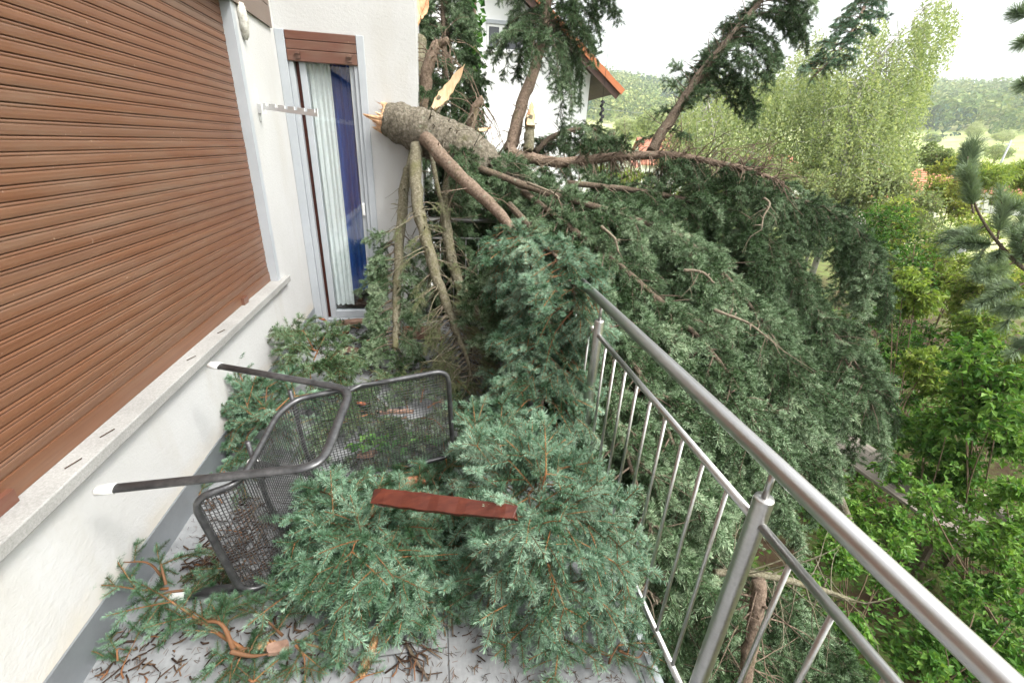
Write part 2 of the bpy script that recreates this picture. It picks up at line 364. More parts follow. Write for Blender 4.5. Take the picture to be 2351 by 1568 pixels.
class Sprays:
    """places copies of spray templates and merges them into one foliage mesh"""
    def __init__(s, templates, rng): s.T = templates; s.rng = rng; s.items = [[] for _ in templates]
    def put(s, pos, d, up=UP, scale=1., tint=0.):
        d = nrm(d); y = np.cross(up, d)
        if np.linalg.norm(y) < .05: y = np.cross([1., 0, 0.1], d)
        y = nrm(y); z = np.cross(d, y)
        a = s.rng.normal(0, .35); y, z = y*math.cos(a)+z*math.sin(a), z*math.cos(a)-y*math.sin(a)
        s.items[s.rng.integers(len(s.T))].append((np.asarray(pos, float), np.stack([d, y, z], 0)*scale, tint + s.rng.normal(0, .07)))
    def count(s): return sum(map(len, s.items))
    def flush(s, mb):
        for T, it in zip(s.T, s.items):
            if not it: continue
            P = np.array([i[0] for i in it]); R = np.array([i[1] for i in it]); tn = np.array([i[2] for i in it])
            V = np.einsum('vi,kij->kvj', T['V'], R) + P[:, None]
            nv = len(T['V']); K = len(it)
            Q = (T['Q'][None] + (np.arange(K)*nv)[:, None, None]).reshape(-1, 4)
            tt = np.clip(T['t'][None] + tn[:, None], 0.0, 1.0)
            mb.add(V.reshape(-1, 3), Q, m=np.tile(T['m'], K), tint=tt.reshape(-1))

def arclen(P):
    d = np.linalg.norm(np.diff(P, axis=0), axis=1); return np.concatenate([[0], np.cumsum(d)])

def drape(mb, sp, rng, P, s0=.2, s1=1., per_m=9, ln=(.25, .6), out=.8, hang=2.2, step=.085, scale=1., tint=0., fwd=.45, lift=.1, stem_m=1, stem_r=.006, sides=(-1, 1), tip=True, floor=None, bias=None, top=0, off=0.):
    """side branches that leave limb P, droop under their weight and carry sprays"""
    S = arclen(P); L = S[-1]; n = max(1, int(per_m*L*(s1-s0)))
    for k in range(n):
        s = (s0+(s1-s0)*((k+rng.random())/n))*L
        p = np.array([np.interp(s, S, P[:, i]) for i in range(3)])
        q = np.array([np.interp(min(L, s+.03), S, P[:, i]) for i in range(3)]); q0 = np.array([np.interp(max(0, s-.03), S, P[:, i]) for i in range(3)])
        t = nrm(q-q0); b = np.cross(t, UP)
        if np.linalg.norm(b) < .2: b = np.cross(t, [math.cos(k*2.4), math.sin(k*2.4), 0])
        b = nrm(b); sg = sides[k % len(sides)]
        d = nrm(fwd*t + sg*out*b*rng.uniform(.5, 1.2) + UP*lift + rng.normal(0, .18, 3) + (0 if bias is None else np.asarray(bias)))
        kt = rng.normal(0, .13); ks = rng.uniform(.78, 1.15); l = rng.uniform(*ln)*(1-.35*(s/L)); m = max(2, int(l/step)); pts = [p]; ds = l/m
        for i in range(m):
            d = nrm(d - UP*hang*ds*rng.uniform(.6, 1.4)); pp = pts[-1]+d*ds
            if floor is not None and pp[2] < floor: pp[2] = floor + .02*rng.random(); d = nrm(d*np.array([1, 1, .1]))
            pts.append(pp)
            for sg2 in ((-1, 1) if i % 2 else (1,)):
                sd_ = nrm(np.cross(d, UP)+1e-3)*sg2
                sp.put(pp, nrm(d*.9 + sd_*rng.uniform(.3, .8) - UP*.15 + rng.normal(0, .12, 3)), scale=scale*ks*rng.uniform(.75, 1.15), tint=tint + kt + .10*(i/m-.5) + rng.normal(0, .05))
        sp.put(pts[-1], d, scale=scale*ks*rng.uniform(.8, 1.1), tint=tint+kt+.09)
        if stem_r: mb.tube(pts, np.linspace(stem_r, stem_r*.35, len(pts)), 4, m=stem_m, cap=False, tint=.2)
    for k in range(int(top*L*(s1-s0))):
        s = (s0+(s1-s0)*rng.random())*L; p = np.array([np.interp(s, S, P[:, i]) for i in range(3)]); q = np.array([np.interp(min(L, s+.03), S, P[:, i]) for i in range(3)])
        t = nrm(q-p+1e-6); a = rng.normal(size=3); a[2] = abs(a[2])*.8+.2
        sp.put(p+nrm(a-t*np.dot(a, t))*off, nrm(t*rng.uniform(.3, 1.)+nrm(a)*.75), scale=scale*rng.uniform(.55, .95), tint=tint+rng.normal(0, .06))
    if tip: sp.put(P[-1], P[-1]-P[-2], scale=scale, tint=tint+.05)

def bare(mb, rng, P, per_m=14, ln=(.08, .3), hang=2.5, r=.004, s0=.0, s1=1., m=0, down=.3, curl=0.):
    """bare dead twigs on a limb"""
    S = arclen(P); L = S[-1]; n = int(per_m*L*(s1-s0))
    for k in range(n):
        s = (s0+(s1-s0)*rng.random())*L
        p = np.array([np.interp(s, S, P[:, i]) for i in range(3)]); q = np.array([np.interp(min(L, s+.05), S, P[:, i]) for i in range(3)])
        t = nrm(q-p+1e-6); a = nrm(np.cross(t, rng.normal(size=3)))
        d = nrm(a+t*rng.uniform(0, .6)-UP*down); l = rng.uniform(*ln); pts = [p]; c = rng.normal(0, curl, 3)
        for i in range(5):
            d = nrm(d - UP*hang*l/5*rng.uniform(.3, 1.6) + rng.normal(0, .12, 3) + c); pts.append(pts[-1]+d*l/5)
            if i == 2 and rng.random() < .5:
                d2 = nrm(d+rng.normal(0, .6, 3)); mb.tube([pts[-1], pts[-1]+d2*l*.2, pts[-1]+d2*l*.35-UP*.02], [r*.5, r*.35, r*.2], 4, m=m, cap=False)
        mb.tube(pts, np.linspace(r, r*.3, 6)*rng.uniform(.7, 1.2), 5, m=m, cap=False)
def px(*rows): return [np.concatenate([at(r[0], r[1], r[2]), [r[3] if len(r) > 3 else 0]]) for r in rows]

# ================================================================== the balcony and its house
WX, DY, COLX = -1.065, 3.87, -.108          # long wall face, door wall face, free corner of the door wall
# floor slab with stone tiles
mb = MB(); mb.box((-1.06, -3.0, -.018), (.640, DY-.002, 0)); fl = tag(mb.build('floor', M['tile']), kind='structure')
mb = MB(); mb.box((-1.06, -3.0, -.24), (.636, DY-.002, -.022)); tag(mb.build('floor_slab', M['slab']), kind='structure')
mb = MB(); mb.box((.640, -3.0, -.03), (.662, DY+.02, .004)); mb.box((.662, -3.0, -.25), (.668, DY+.02, -.004)); tag(mb.build('floor_edge_strip', M['alu']), kind='structure')

house = empty('house', 'white rendered house with the brown roller shutter and the narrow balcony door', 'house')
mb = MB()
def wallbox(a, b): mb.box(a, b)
GZ = -3.4
wallbox((-1.40, -3.2, GZ), (WX, DY, .548))                     # parapet below the sill
wallbox((-1.40, 3.175, .548), (WX, DY, 4.2))                   # pier between window and door
wallbox((-1.40, -3.2, 2.30), (WX, 3.175, 4.2))                 # above the window
wallbox((-1.40, -3.2, .548), (WX, -1.2, 2.30))
DX0, DX1, DT = -1.065, -.478, 2.165                           # door opening
wallbox((-1.40, DY+.003, DT), (DX1, DY+.3, 4.2))
wallbox((DX1, DY+.003, GZ), (COLX, DY+.3, 4.2))
wallbox((-1.40, DY+.003, GZ), (DX1, DY+.3, -.02))
wallbox((COLX-.3, DY+.3, GZ), (COLX, 9.0, 4.2))
mb.build('wall', M['stucco'], house)
mb = MB()
mb.box((WX+.001, -3.0, .0), (WX+.008, DY-.004, .135)); mb.box((DX1+.001, DY-.005, .0), (COLX+.004, DY+.001, .088)); mb.box((COLX+.001, DY-.003, .0), (COLX+.006, DY+.3, .088))
mb.build('base_flashing', M['zinc'], house)
mb = MB(); mb.box((-1.13, -1.3, .549), (-1.028, 3.268, .591)); sill = mb.build('window_sill', M['sill'], house)
bv = sill.modifiers.new('bevel', 'BEVEL'); bv.width = .004; bv.segments = 2
# big roller shutter: profiled slats in one curtain
mb = MB(); rng = np.random.default_rng(11)
y0, y1, z = -1.2, 3.118, .602
mb.box((-1.128, y0, .592), (-1.110, y1, .655), tint=0.)        # end bar
z = .655
prof = [(0, -.0035), (.0012, -.0008), (.003, .0006), (.013, .0014), (.024, .0010), (.0278, .0004), (.0292, -.0006), (.0306, -.0003), (.0330, .0011), (.0360, .0014), (.0388, .0004), (.0398, -.0035)]
while z < 2.30:
    tn = max(0, rng.normal(-.1, .45)) if rng.random() < .55 else 0; tn = min(1, tn)
    ny = 2; sag = rng.normal(0, .0006)
    V = []
    for yy in (y0, y1):
        for dz, dx in prof: V.append((-1.117+dx+sag, yy, z+dz*.98))
    k = len(prof); Q = [[i, k+i, k+i+1, i+1] for i in range(k-1)]
    mb.add(V, Q, tint=tn, smooth=False); z += .0405
mb.box((-1.16, y0, .60), (-1.130, y1, 2.3), tint=1)  # added backing sheet behind the slats, stops light leaking between them
sh = mb.build('roller_shutter', M['shutter'], house)
for yy in (2.62, 1.02): mb = MB(); mb.box((-1.123, yy, .592), (-1.094, yy+.06, .632), tint=0); mb.build('shutter_stop', M['boxshut'], sh)
mb = MB(); mb.box((-1.135, 3.1185, .592), (-1.062, 3.146, 2.3)); mb.box((-1.12, 3.146, .592), (-1.0635, 3.174, 2.3)); mb.build('shutter_rail', M['alu'], house)
# brown board cladding above the window
mb = MB(); zz = 2.150; rng = np.random.default_rng(3)
while zz < 3.0:
    mb.box((WX+.001, -3.0, zz), (WX+.016, 3.775, zz+.118), tint=rng.random()*.3); zz += .1225
mb.box((WX+.0005, -3.0, 2.15), (WX+.006, 3.772, 3.0), tint=1)
mb.build('board_cladding', M['clad'], house)

# balcony door
door = MB()
fy = DY-.004
def fr(x0, x1, z0, z1, y0=fy, y1=DY+.09, b=door): b.box((x0, y0, z0), (x1, y1, z1))
fr(DX0+.001, DX0+.062, 0.0, DT, fy-.010); fr(DX1-.048, DX1+.004, 0.0, DT, fy-.008)
fr(DX0+.063, DX0+.098, .0, 1.985, fy+.004); fr(DX1-.078, DX1-.049, .0, 1.985, fy+.004)
fr(DX0+.099, DX1-.079, .0, .022, fy+.006)
df = door.build('door_frame', M['alu'], house)
bv = df.modifiers.new('bevel', 'BEVEL'); bv.width = .003; bv.segments = 2
sash = MB(); sy0, sy1 = DY+.02, DY+.075; sx0, sx1 = DX0+.128, DX1-.080
mb = sash
mb.box((sx0, sy0, .024), (sx0+.045, sy1, 2.10)); mb.box((sx1-.034, sy0, .024), (sx1, sy1, 2.10)); mb.box((sx0+.0455, sy0, .024), (sx1-.0345, sy1, .092)); mb.box((sx0+.0455, sy0, 2.05), (sx1-.0345, sy1, 2.10))
sa = sash.build('door_sash', M['alu'], house)
bv = sa.modifiers.new('bevel', 'BEVEL'); bv.width = .004; bv.segments = 2
mb = MB(); mb.box((DX0+.099, DY+.05, .024), (DX0+.127, DY+.09, 2.1)); mb.build('door_rebate', M['brownwood'], house)
gm = bpy.data.materials.new('window_glass'); gm.use_nodes = True; t = gm.node_tree; t.nodes.clear()
gl = N(t, 'ShaderNodeBsdfGlossy', Roughness=.01); trn = N(t, 'ShaderNodeBsdfTransparent'); lw_ = N(t, 'ShaderNodeLayerWeight', Blend=.5); ms = t.nodes.new('ShaderNodeMixShader'); o_ = t.nodes.new('ShaderNodeOutputMaterial')
trn.inputs[0].default_value = (.92, .95, .95, 1)
t.links.new(mathn(t, 'ADD', mathn(t, 'MULTIPLY', mathn(t, 'POWER', lw_.outputs['Facing'], 3.0), .6), .12), ms.inputs[0]); t.links.new(trn.outputs[0], ms.inputs[1]); t.links.new(gl.outputs[0], ms.inputs[2]); t.links.new(ms.outputs[0], o_.inputs[0])
mb = MB(); mb.box((sx0+.0456, DY+.045, .0925), (sx1-.0346, DY+.049, 2.05)); mb.build('door_pane', gm, house)
mb = MB(); mb.box((sx1-.028, sy0-.022, .92), (sx1-.006, sy0, 1.02)); mb.box((sx1-.026, sy0-.034, .925), (sx1-.008, sy0-.022, 1.015)); hd = mb.build('door_handle', M['white'], house)
bv = hd.modifiers.new('bevel', 'BEVEL'); bv.width = .004; bv.segments = 2
# door shutter, mostly rolled up
mb = MB(); zt = DT-.003
for k, (h, dy) in enumerate(((.055, .0), (.058, .0), (.072, -.004))):
    mb.box((DX0+.064, DY-.012+dy, zt-h+.003), (DX1-.0495, DY+.004, zt), tint=.0 if k < 2 else .1); zt -= h
mb.box((DX0+.066, DY-.006, zt), (DX1-.051, DY+.003, DT-.01), tint=1.)
ds = mb.build('door_shutter', M['boxshut'], house)
bv = ds.modifiers.new('bevel', 'BEVEL'); bv.width = .004; bv.segments = 2
for xx in (DX0+.125, DX1-.115):
    mb = MB(); mb.box((xx, DY-.024, zt+.018), (xx+.030, DY-.0165, zt+.058)); mb.box((xx-.002, DY-.036, zt+.046), (xx+.032, DY-.0165, zt+.060)); mb.build('shutter_stop', M['boxshut'], ds)
# room behind the door
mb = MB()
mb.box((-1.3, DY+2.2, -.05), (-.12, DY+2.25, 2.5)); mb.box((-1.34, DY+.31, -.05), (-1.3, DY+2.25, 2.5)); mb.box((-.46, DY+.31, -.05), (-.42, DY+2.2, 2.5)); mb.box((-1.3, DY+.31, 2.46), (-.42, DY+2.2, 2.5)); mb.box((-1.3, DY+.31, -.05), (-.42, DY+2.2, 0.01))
mb.build('room', noisy('dim_painted_room', (.055,.05,.045), (.075,.07,.06), 3), house)  # room surfaces coloured near black to stand in for an unlit interior

# curtains
def curtain(name, x0, x1, yc, z0, z1, folds, amp, m, label):
    rng = np.random.default_rng(len(name)); n = 90; V = []; ph = rng.random()*6
    zs = np.linspace(z0, z1, 14)
    for zi in zs:
        for i in range(n+1):
            u = i/n; V.append((x0+(x1-x0)*u, yc + amp*(.8*math.sin(u*folds*6.28*(.8+.35*u)+ph+.35*math.sin(zi*1.7+u*3)) + .5*math.sin(u*folds*2.9+1+zi*.4) + .18*math.sin(u*folds*15+zi*2)), zi + .006*math.sin(u*folds*6.28)))
    Q = [[r*(n+1)+i, r*(n+1)+i+1, (r+1)*(n+1)+i+1, (r+1)*(n+1)+i] for r in range(len(zs)-1) for i in range(n)]
    mb = MB(); mb.add(V, Q, smooth=True); o = mb.build(name, m, None); tag(o, label, 'curtain'); return o
lm = bpy.data.materials.new('white_lace'); lm.use_nodes = True; t = lm.node_tree; b = t.nodes['Principled BSDF']
b.inputs['Base Color'].default_value = (.92,.92,.91,1); b.inputs['Roughness'].default_value = .9
tc = t.nodes.new('ShaderNodeTexCoord'); sp_ = t.nodes.new('ShaderNodeSeparateXYZ'); t.links.new(tc.outputs['Object'], sp_.inputs[0])
cb = t.nodes.new('ShaderNodeCombineXYZ'); t.links.new(mathn(t, 'MULTIPLY', sp_.outputs[2], 1.0), cb.inputs[0]); t.links.new(sp_.outputs[0], cb.inputs[1])
bk = N(t, 'ShaderNodeTexBrick'); bk.inputs['Scale'].default_value = 1.0; bk.offset = .5
for k_, v_ in (('Mortar Size', .0040), ('Brick Width', .021), ('Row Height', .0085), ('Mortar Smooth', .1)): bk.inputs[k_].default_value = v_
t.links.new(cb.outputs[0], bk.inputs['Vector'])
nz = noise(t, tc.outputs['Object'], 38, 2)
hole = mathn(t, 'MULTIPLY', mathn(t, 'SUBTRACT', 1.0, bk.outputs['Fac']), mathn(t, 'GREATER_THAN', nz, .50))
t.links.new(mathn(t, 'SUBTRACT', 1.0, mathn(t, 'MULTIPLY', hole, .60)), b.inputs['Alpha'])
curtain('lace_curtain', sx0+.03, sx0+.20, DY+.085, .13, 2.2, 4, .010, lm, 'white lace curtain hanging inside the narrow balcony door')
bm_, t, b = mat('blue_curtain_cloth', (.012,.055,.24), .75, spec=.3)
n_ = noise(t, coords(t, (60, 60, 1)), 1, 3); t.links.new(ramp(t, n_, [(.3,(.014,.065,.30)),(.7,(.030,.12,.46))]), b.inputs['Base Color'])
curtain('blue_curtain', sx0+.10, sx1+.10, DY+.14, .25, 2.2, 6, .022, bm_, 'blue curtain hanging behind the lace inside the balcony door')

# drying-rack arm on the pier
root = empty('wall_bracket', 'white notched drying arm sticking out of the white wall beside the door', 'bracket')
p0 = np.array([WX+.003, 3.30, 1.655]); p1 = atx(730, 262, -.64)
mb = MB(); mb.box((WX+.001, p0[1]-.012, 1.57), (WX+.006, p0[1]+.012, 1.75)); mb.build('wall_plate', M['white'], root)
ax_ = nrm(p1-p0); L_ = np.linalg.norm(p1-p0); zz_ = nrm(UP-ax_*ax_[2]); yy_ = np.cross(zz_, ax_); R_ = np.stack([ax_, yy_, zz_], 1)
mb = MB(); mb.box((0, -.003, -.016), (L_, .003, .004), R=R_, o=p0)
for k in range(6): mb.box((.02+k*L_/6.2, -.003, .004), (.02+k*L_/6.2+L_/6.2*.68, .003, .020), R=R_, o=p0)
mb.box((L_-.012, -.003, .004), (L_, .003, .026), R=R_, o=p0); mb.box((0, -.014, -.04), (.05, .014, .014), R=R_, o=p0)
mb.build('notched_arm', M['white'], root)
# screws / cord lump under the cladding
mb = MB(); rng = np.random.default_rng(8); P = spline([(WX+.012, 3.235, 2.16), (WX+.02, 3.225, 2.10), (WX+.016, 3.235, 2.03), (WX+.012, 3.245, 1.99)], 14)
mb.tube(P, [.022,.025,.026,.027,.026,.028,.026,.025,.024,.022,.02,.018,.013,.008], 12, jit=.22, rng=rng)
tag(mb.build('cord_knob', noisy('grey_cord', (.28,.26,.22), (.62,.60,.54), 40, .95, 1.)), 'lumpy grey cord knob on the white wall under the cladding', 'cord knob')

# ================================================================== railing
rail = empty('balcony_railing', 'brushed stainless steel balcony railing with round posts and thin balusters', 'railing')
XR, YC = .70, 3.86; HZ, MZ, BZ = .906, .752, .030
def cyl(name, a, b, r, sides=20, parent=rail, mb=None):
    o = MB() if mb is None else mb; o.tube([a, (np.asarray(a)+np.asarray(b))/2, b], r, sides)
    return o.build(name, M['steel'], parent) if mb is None else None
cyl('handrail', (XR, -2.2, HZ), (XR, YC-.02, HZ), .0212, 28)
cyl('handrail', (XR+.02, YC, HZ), (COLX+.03, YC, HZ), .0212, 28)
posts = [YC-.02, 2.788, 1.716, .644, -.43, -1.50]
for y in posts:
    mb = MB(); mb.tube([(XR, y, -.22), (XR, y, .3), (XR, y, .815), (XR, y, .8195)], [.0212, .0212, .0212, .0198], 28); p_ = mb.build('post', M['steel'], rail)
    cyl('post_pin', (XR, y, .819), (XR, y, HZ-.015), .0072, 12, p_)
mb = MB(); mb.tube([(COLX+.035, YC, .0), (COLX+.035, YC, .5), (COLX+.035, YC, .815)], .0212, 24); mb.build('post', M['steel'], rail)
for a, b in zip(posts[1:], posts[:-1]):
    cyl('middle_rail', (XR, a+.018, MZ), (XR, b-.018, MZ), .0108, 18); cyl('bottom_rail', (XR, a+.018, BZ), (XR, b-.018, BZ), .0108, 18)
    n = 9
    for k in range(1, n+1):
        y = a + (b-a)*k/(n+1); cyl('baluster', (XR, y, BZ+.008), (XR, y, MZ-.008), .0058, 10)
cyl('middle_rail', (COLX+.05, YC, MZ), (XR-.02, YC, MZ), .0108, 18); cyl('bottom_rail', (COLX+.05, YC, BZ), (XR-.02, YC, BZ), .0108, 18)
for k in range(1, 7):
    x = COLX+.035+(XR-COLX-.035)*k/7; cyl('baluster', (x, YC, BZ+.008), (x, YC, MZ-.008), .0058, 10)

# ================================================================== tipped garden chair
chair = empty('garden_chair', 'dark metal mesh garden chair tipped over on its side among spruce boughs', 'chair')
CO = np.array([-.908, 1.470, .060]); CM = np.array([[.995,-.088,-.039],[-.093,-.986,-.135],[.026,-.138,.990]])
def cp(u, f, s): return CO + CM @ np.array([u, f, s])
A_, AF, AR, FF, FR_, W_ = .595, .212, -.161, .274, -.345, .555
def bend(p, q, r_, rad_=.07, n=7):
    """q rounded by an arc-like curve"""
    p, q, r_ = map(np.asarray, (p, q, r_)); a = q+nrm(p-q)*rad_; b = q+nrm(r_-q)*rad_
    return [a*(1-t)**2+2*q*t*(1-t)+b*t*t for t in np.linspace(0, 1, n)]
for s in (W_, 0.012):
    a, b, c, d = cp(.045, FR_+.02, s), cp(A_, AR, s), cp(A_, AF, s), cp(.045, FF-.003, s)
    pts = [a, (a+b)/2]+bend(a, b, c)+[(b+c)/2]+bend(b, c, d)+[(c+d)/2, d]
    mb = MB(); mb.tube(pts, .0155, 14, flat=(1.0, .62), fdir=CM[:, 2]); lf = mb.build('leg_frame', M['chair'], chair)
    for e, g in ((a, pts[1]), (d, pts[-2])):
        dr = nrm(e-g); mb = MB(); mb.tube([e-dr*.006, e+dr*.02, e+dr*.040, e+dr*.046], [.0185, .0185, .017, .010], 14, flat=(1.0, .66), fdir=CM[:, 2]); mb.build('foot_cap', M['cap'], lf)
SH, FS, FBD, FB, B_ = .366, .213, -.14, -.307, .942
prof = spline([(SH-.115, FS+.075, 0), (SH-.06, FS+.055, 0), (SH-.012, FS+.02, 0), (SH-.002, FS-.06, 0), (SH-.006, -.02, 0), (SH+.002, FBD+.06, 0), (SH+.035, FBD+.0, 0), (SH+.10, FBD-.03, 0), (SH+.30, (FBD+FB)/2-.01, 0), (B_-.03, FB, 0), (B_, FB-.005, 0)], 90)[:, :2]
m0, m1 = .034, W_-.03
plen = arclen(prof); PL = plen[-1]
def sheet(l, v): return cp(np.interp(l, plen, prof[:, 0]), np.interp(l, plen, prof[:, 1]), v)
mb = MB(); RC = .055                                  # rim with rounded corners
def inset(l):                                         # half-width reduction near the two ends
    e = min(l, PL-l); return 0 if e > RC else RC-math.sqrt(max(0, RC*RC-(RC-e)**2))
ls = np.concatenate([np.linspace(0, RC, 8), np.linspace(RC, PL-RC, 70)[1:-1], np.linspace(PL-RC, PL, 8)])
rim = [sheet(l, m0+inset(l)) for l in ls]+[sheet(PL, v) for v in np.linspace(m0+RC, m1-RC, 8)[1:-1]]+[sheet(l, m1-inset(l)) for l in ls[::-1]]+[sheet(0, v) for v in np.linspace(m1-RC, m0+RC, 8)[1:-1]]
rim.append(rim[0]); mb.tube(rim, .0105, 10, cap=False); mb.build('seat_rim', M['chair'], chair)
mb = MB(); pit = .0135
l = pit
while l < PL-.008:
    i = inset(l); mb.tube([sheet(l, v) for v in np.linspace(m0+i, m1-i, 4)], .0015, 4, cap=False); l += pit*(1.0 if l > .45 else .8)
v = m0+pit
while v < m1-.005:
    e = min(v-m0, m1-v); st = 0 if e > RC else RC-math.sqrt(max(0, RC*RC-(RC-e)**2))
    mb.tube([sheet(l, v+.0014) for l in np.linspace(st, PL-st, 60)], .0014, 4, cap=False); v += pit
mb.build('wire_mesh', M['chair'], chair)
for uu, ff in ((SH-.02, .10), (SH+.02, FBD-.02)):
    mb = MB(); mb.tube([cp(uu-.012, ff, .012), cp(uu-.02, ff, W_/2), cp(uu-.012, ff, W_)], .008, 10); mb.build('cross_bar', M['chair'], chair)
for s0, s1 in ((m1, W_), (m0, .012)):
    mb = MB(); mb.tube([cp(.72, FB+.06, s0), cp(.62, FB+.10, (s0+s1)/2), cp(A_-.005, AR+.01, s1)], .008, 8); mb.build('arm_joint', M['chair'], chair)

# ================================================================== the fallen spruce
spruce = empty('fallen_spruce', 'snapped blue spruce fallen across the balcony railing, its broken butt beside the door', 'tree')
rng = np.random.default_rng(21)
def limb(ctrl, n=30, sides=10, m='mossy', jit=.07, name='limb', parent=None, stubs=0, top=True):
    P = spline(ctrl, n); mb = MB(); r = P[:, 3].copy(); wob = np.cumsum(rng.normal(0, .35, (n, 3))*r.mean(), 0); wob -= np.linspace(0, 1, n)[:, None]*wob[-1]; P[:, :3] += wob*.35
    r *= 1+.05*np.sin(np.arange(n)*1.9)+.06*rng.random(n)
    mb.tube(P[:, :3], r, sides, jit=jit, rng=rng)
    for k in range(stubs):                              # knots and snapped twigs
        i = rng.integers(2, n-2); d = nrm(np.cross(P[i+1, :3]-P[i-1, :3], rng.normal(size=3))); l = rng.uniform(.02, .07)
        mb.tube([P[i, :3]+d*r[i]*.6, P[i, :3]+d*(r[i]+l*.6), P[i, :3]+d*(r[i]+l)-UP*.008], [.006, .004, .0025], 5)
    return P[:, :3], mb, r
def finish(mb, m, parent=None, name='limb'): return mb.build(name, M[m], parent or spruce)
def foliage(parent, fn, T=MID_T, mats=('needle', 'darkbark'), seed=0):
    g = np.random.default_rng(seed); mb = MB(); sp = Sprays(T, g); fn(mb, sp, g); sp.flush(mb); return mb.build('foliage', [M[k] for k in mats], parent)

# trunk with torn end
TR = spline(px((884, 272, 3.30, .11), (935, 290, 3.33, .150), (1000, 318, 3.38, .172), (1085, 362, 3.45, .165), (1180, 430, 3.58, .125), (1400, 580, 3.8, .10), (1650, 760, 4.0, .08), (1850, 1000, 4.2, .07), (1950, 1200, 4.3, .04)), 160)
mb = MB(); g = np.random.default_rng(4); rr = TR[:, 3]*(1+np.interp(np.arange(160), np.arange(0, 170, 5), g.normal(0, .035, 34))+np.interp(np.arange(160), np.arange(0, 165, 2), g.normal(0, .018, 83)))
mb.tube(TR[:, :3], rr, 56, jit=.035, rng=g, cap=False)
for k in range(60):                                     # dead snags and knots along the trunk
    i = g.integers(26, 90); d = nrm(np.cross(TR[i+1, :3]-TR[i-1, :3], g.normal(size=3))); l = g.uniform(.03, .16); d2 = nrm(d-UP*.4+g.normal(0, .3, 3)); b0_ = TR[i, :3]+d*rr[i]*.9
    mb.tube([b0_, b0_+d*l*.35, b0_+d*l*.6+d2*l*.2, b0_+d*l*.7+d2*l*.6], np.array([.009, .006, .004, .002])*g.uniform(.5, 1.3), 5)
tk = finish(mb, 'trunk', name='trunk')
mb = MB(); bare(mb, g, TR[48:112, :3], 70, (.15, .5), 1.6, .0055, down=-.1, curl=.08); bare(mb, g, TR[40:70, :3], 30, (.1, .3), 2.5, .005, down=.2, curl=.05); mb.build('dead_twigs', M['deadtwig'], tk)
foliage(tk, lambda m, s, q: (drape(m, s, q, TR[44:95, :3], .0, 1, 30, (.2, .5), .9, 2.6, .07, .8, .0, .35), drape(m, s, q, TR[64:110, :3], .0, 1, 16, (.15, .4), .8, 2.2, .07, .8, .0, .4, .3, top=150, off=.12)), MID_T, seed=90)
ta = nrm(TR[0, :3]-TR[3, :3]); tb = nrm(np.cross(ta, UP)); tc_ = np.cross(tb, ta)
nn = 72; an = np.arange(nn)*6.28318/nn; pk_a = g.random(9)*6.283; pk_h = g.uniform(.02, .13, 9); pk_w = g.uniform(.10, .32, 9)
def rimh(a): 
    dd = np.abs((a-pk_a+math.pi) % 6.28318-math.pi); return float((pk_h*np.exp(-(dd/pk_w)**2)).max())
def ring(fr_, hf): return [TR[0, :3]+(tb*math.cos(a)+tc_*math.sin(a))*rr[0]*fr_*(1+.02*g.normal())+ta*hf(a) for a in an]
rings = [ring(1.0, lambda a: -.004), ring(.985, lambda a: rimh(a)*.55+.012*g.random()), ring(.93, lambda a: rimh(a)+.02*g.random()), ring(.80, lambda a: rimh(a)*.45+.02*g.random()), ring(.55, lambda a: -.03+.05*g.random()), ring(.25, lambda a: -.06+.05*g.random())]
V = np.concatenate(rings+[[TR[0, :3]-ta*.06]]); Q = [[r_*nn+k, r_*nn+(k+1) % nn, (r_+1)*nn+(k+1) % nn, (r_+1)*nn+k] for r_ in range(5) for k in range(nn)]
mq = np.repeat([0, 0, 1, 1, 1], nn); mb = MB(); mb.add(V, Q, m=mq); mb.add(V[5*nn:], None, [[nn, (k+1) % nn, k] for k in range(nn)], m=1)
for k in range(46):                                     # loose fibres
    a = g.random()*6.283; p = TR[0, :3]+(tb*math.cos(a)+tc_*math.sin(a))*rr[0]*g.uniform(.35, .96); h = g.uniform(.02, .09)+.5*rimh(a); d = nrm(ta+g.normal(0, .16, 3)); s_ = nrm(np.cross(d, g.normal(size=3)))*g.uniform(.002, .007); o = np.cross(d, nrm(s_))*.0025
    mb.add([p-s_+o, p+s_+o, p+s_-o, p-s_-o, p+d*h-s_*.2, p+d*h*.85+s_*.5], [[0, 1, 5, 4], [3, 2, 5, 4]], [[1, 2, 5], [0, 4, 3]], m=int(g.random() < .6))
mb.build('torn_wood', [M['orangewood'], M['split']], tk)

def splinter(parent, a, b, w, th=.008, m='split', base=.5):
    """long flat torn sliver from a to b"""
    a, b = np.asarray(a, float), np.asarray(b, float); d = nrm(b-a); s = nrm(np.cross(d, FWD)); o = nrm(np.cross(s, d))
    V = []; n = 14
    for i in range(n):
        t = i/(n-1); ww = w*(base+(1-base)*math.sin(min(1, t*2.2)*1.57))*(1-t**3)*(1+.18*g.normal()*(t > .1)); c = a+(b-a)*t+o*.02*math.sin(t*3)
        V += [c-s*ww-o*th*(1-t), c+s*ww-o*th*(1-t), c+s*ww+o*th*(1-t), c-s*ww+o*th*(1-t)]
    Q = [[4*i+j, 4*i+(j+1) % 4, 4*i+4+(j+1) % 4, 4*i+4+j] for i in range(n-1) for j in range(4)]
    mb = MB(); mb.add(V, Q+[[0, 3, 2, 1]]); return mb.build('splinter', M[m], parent)

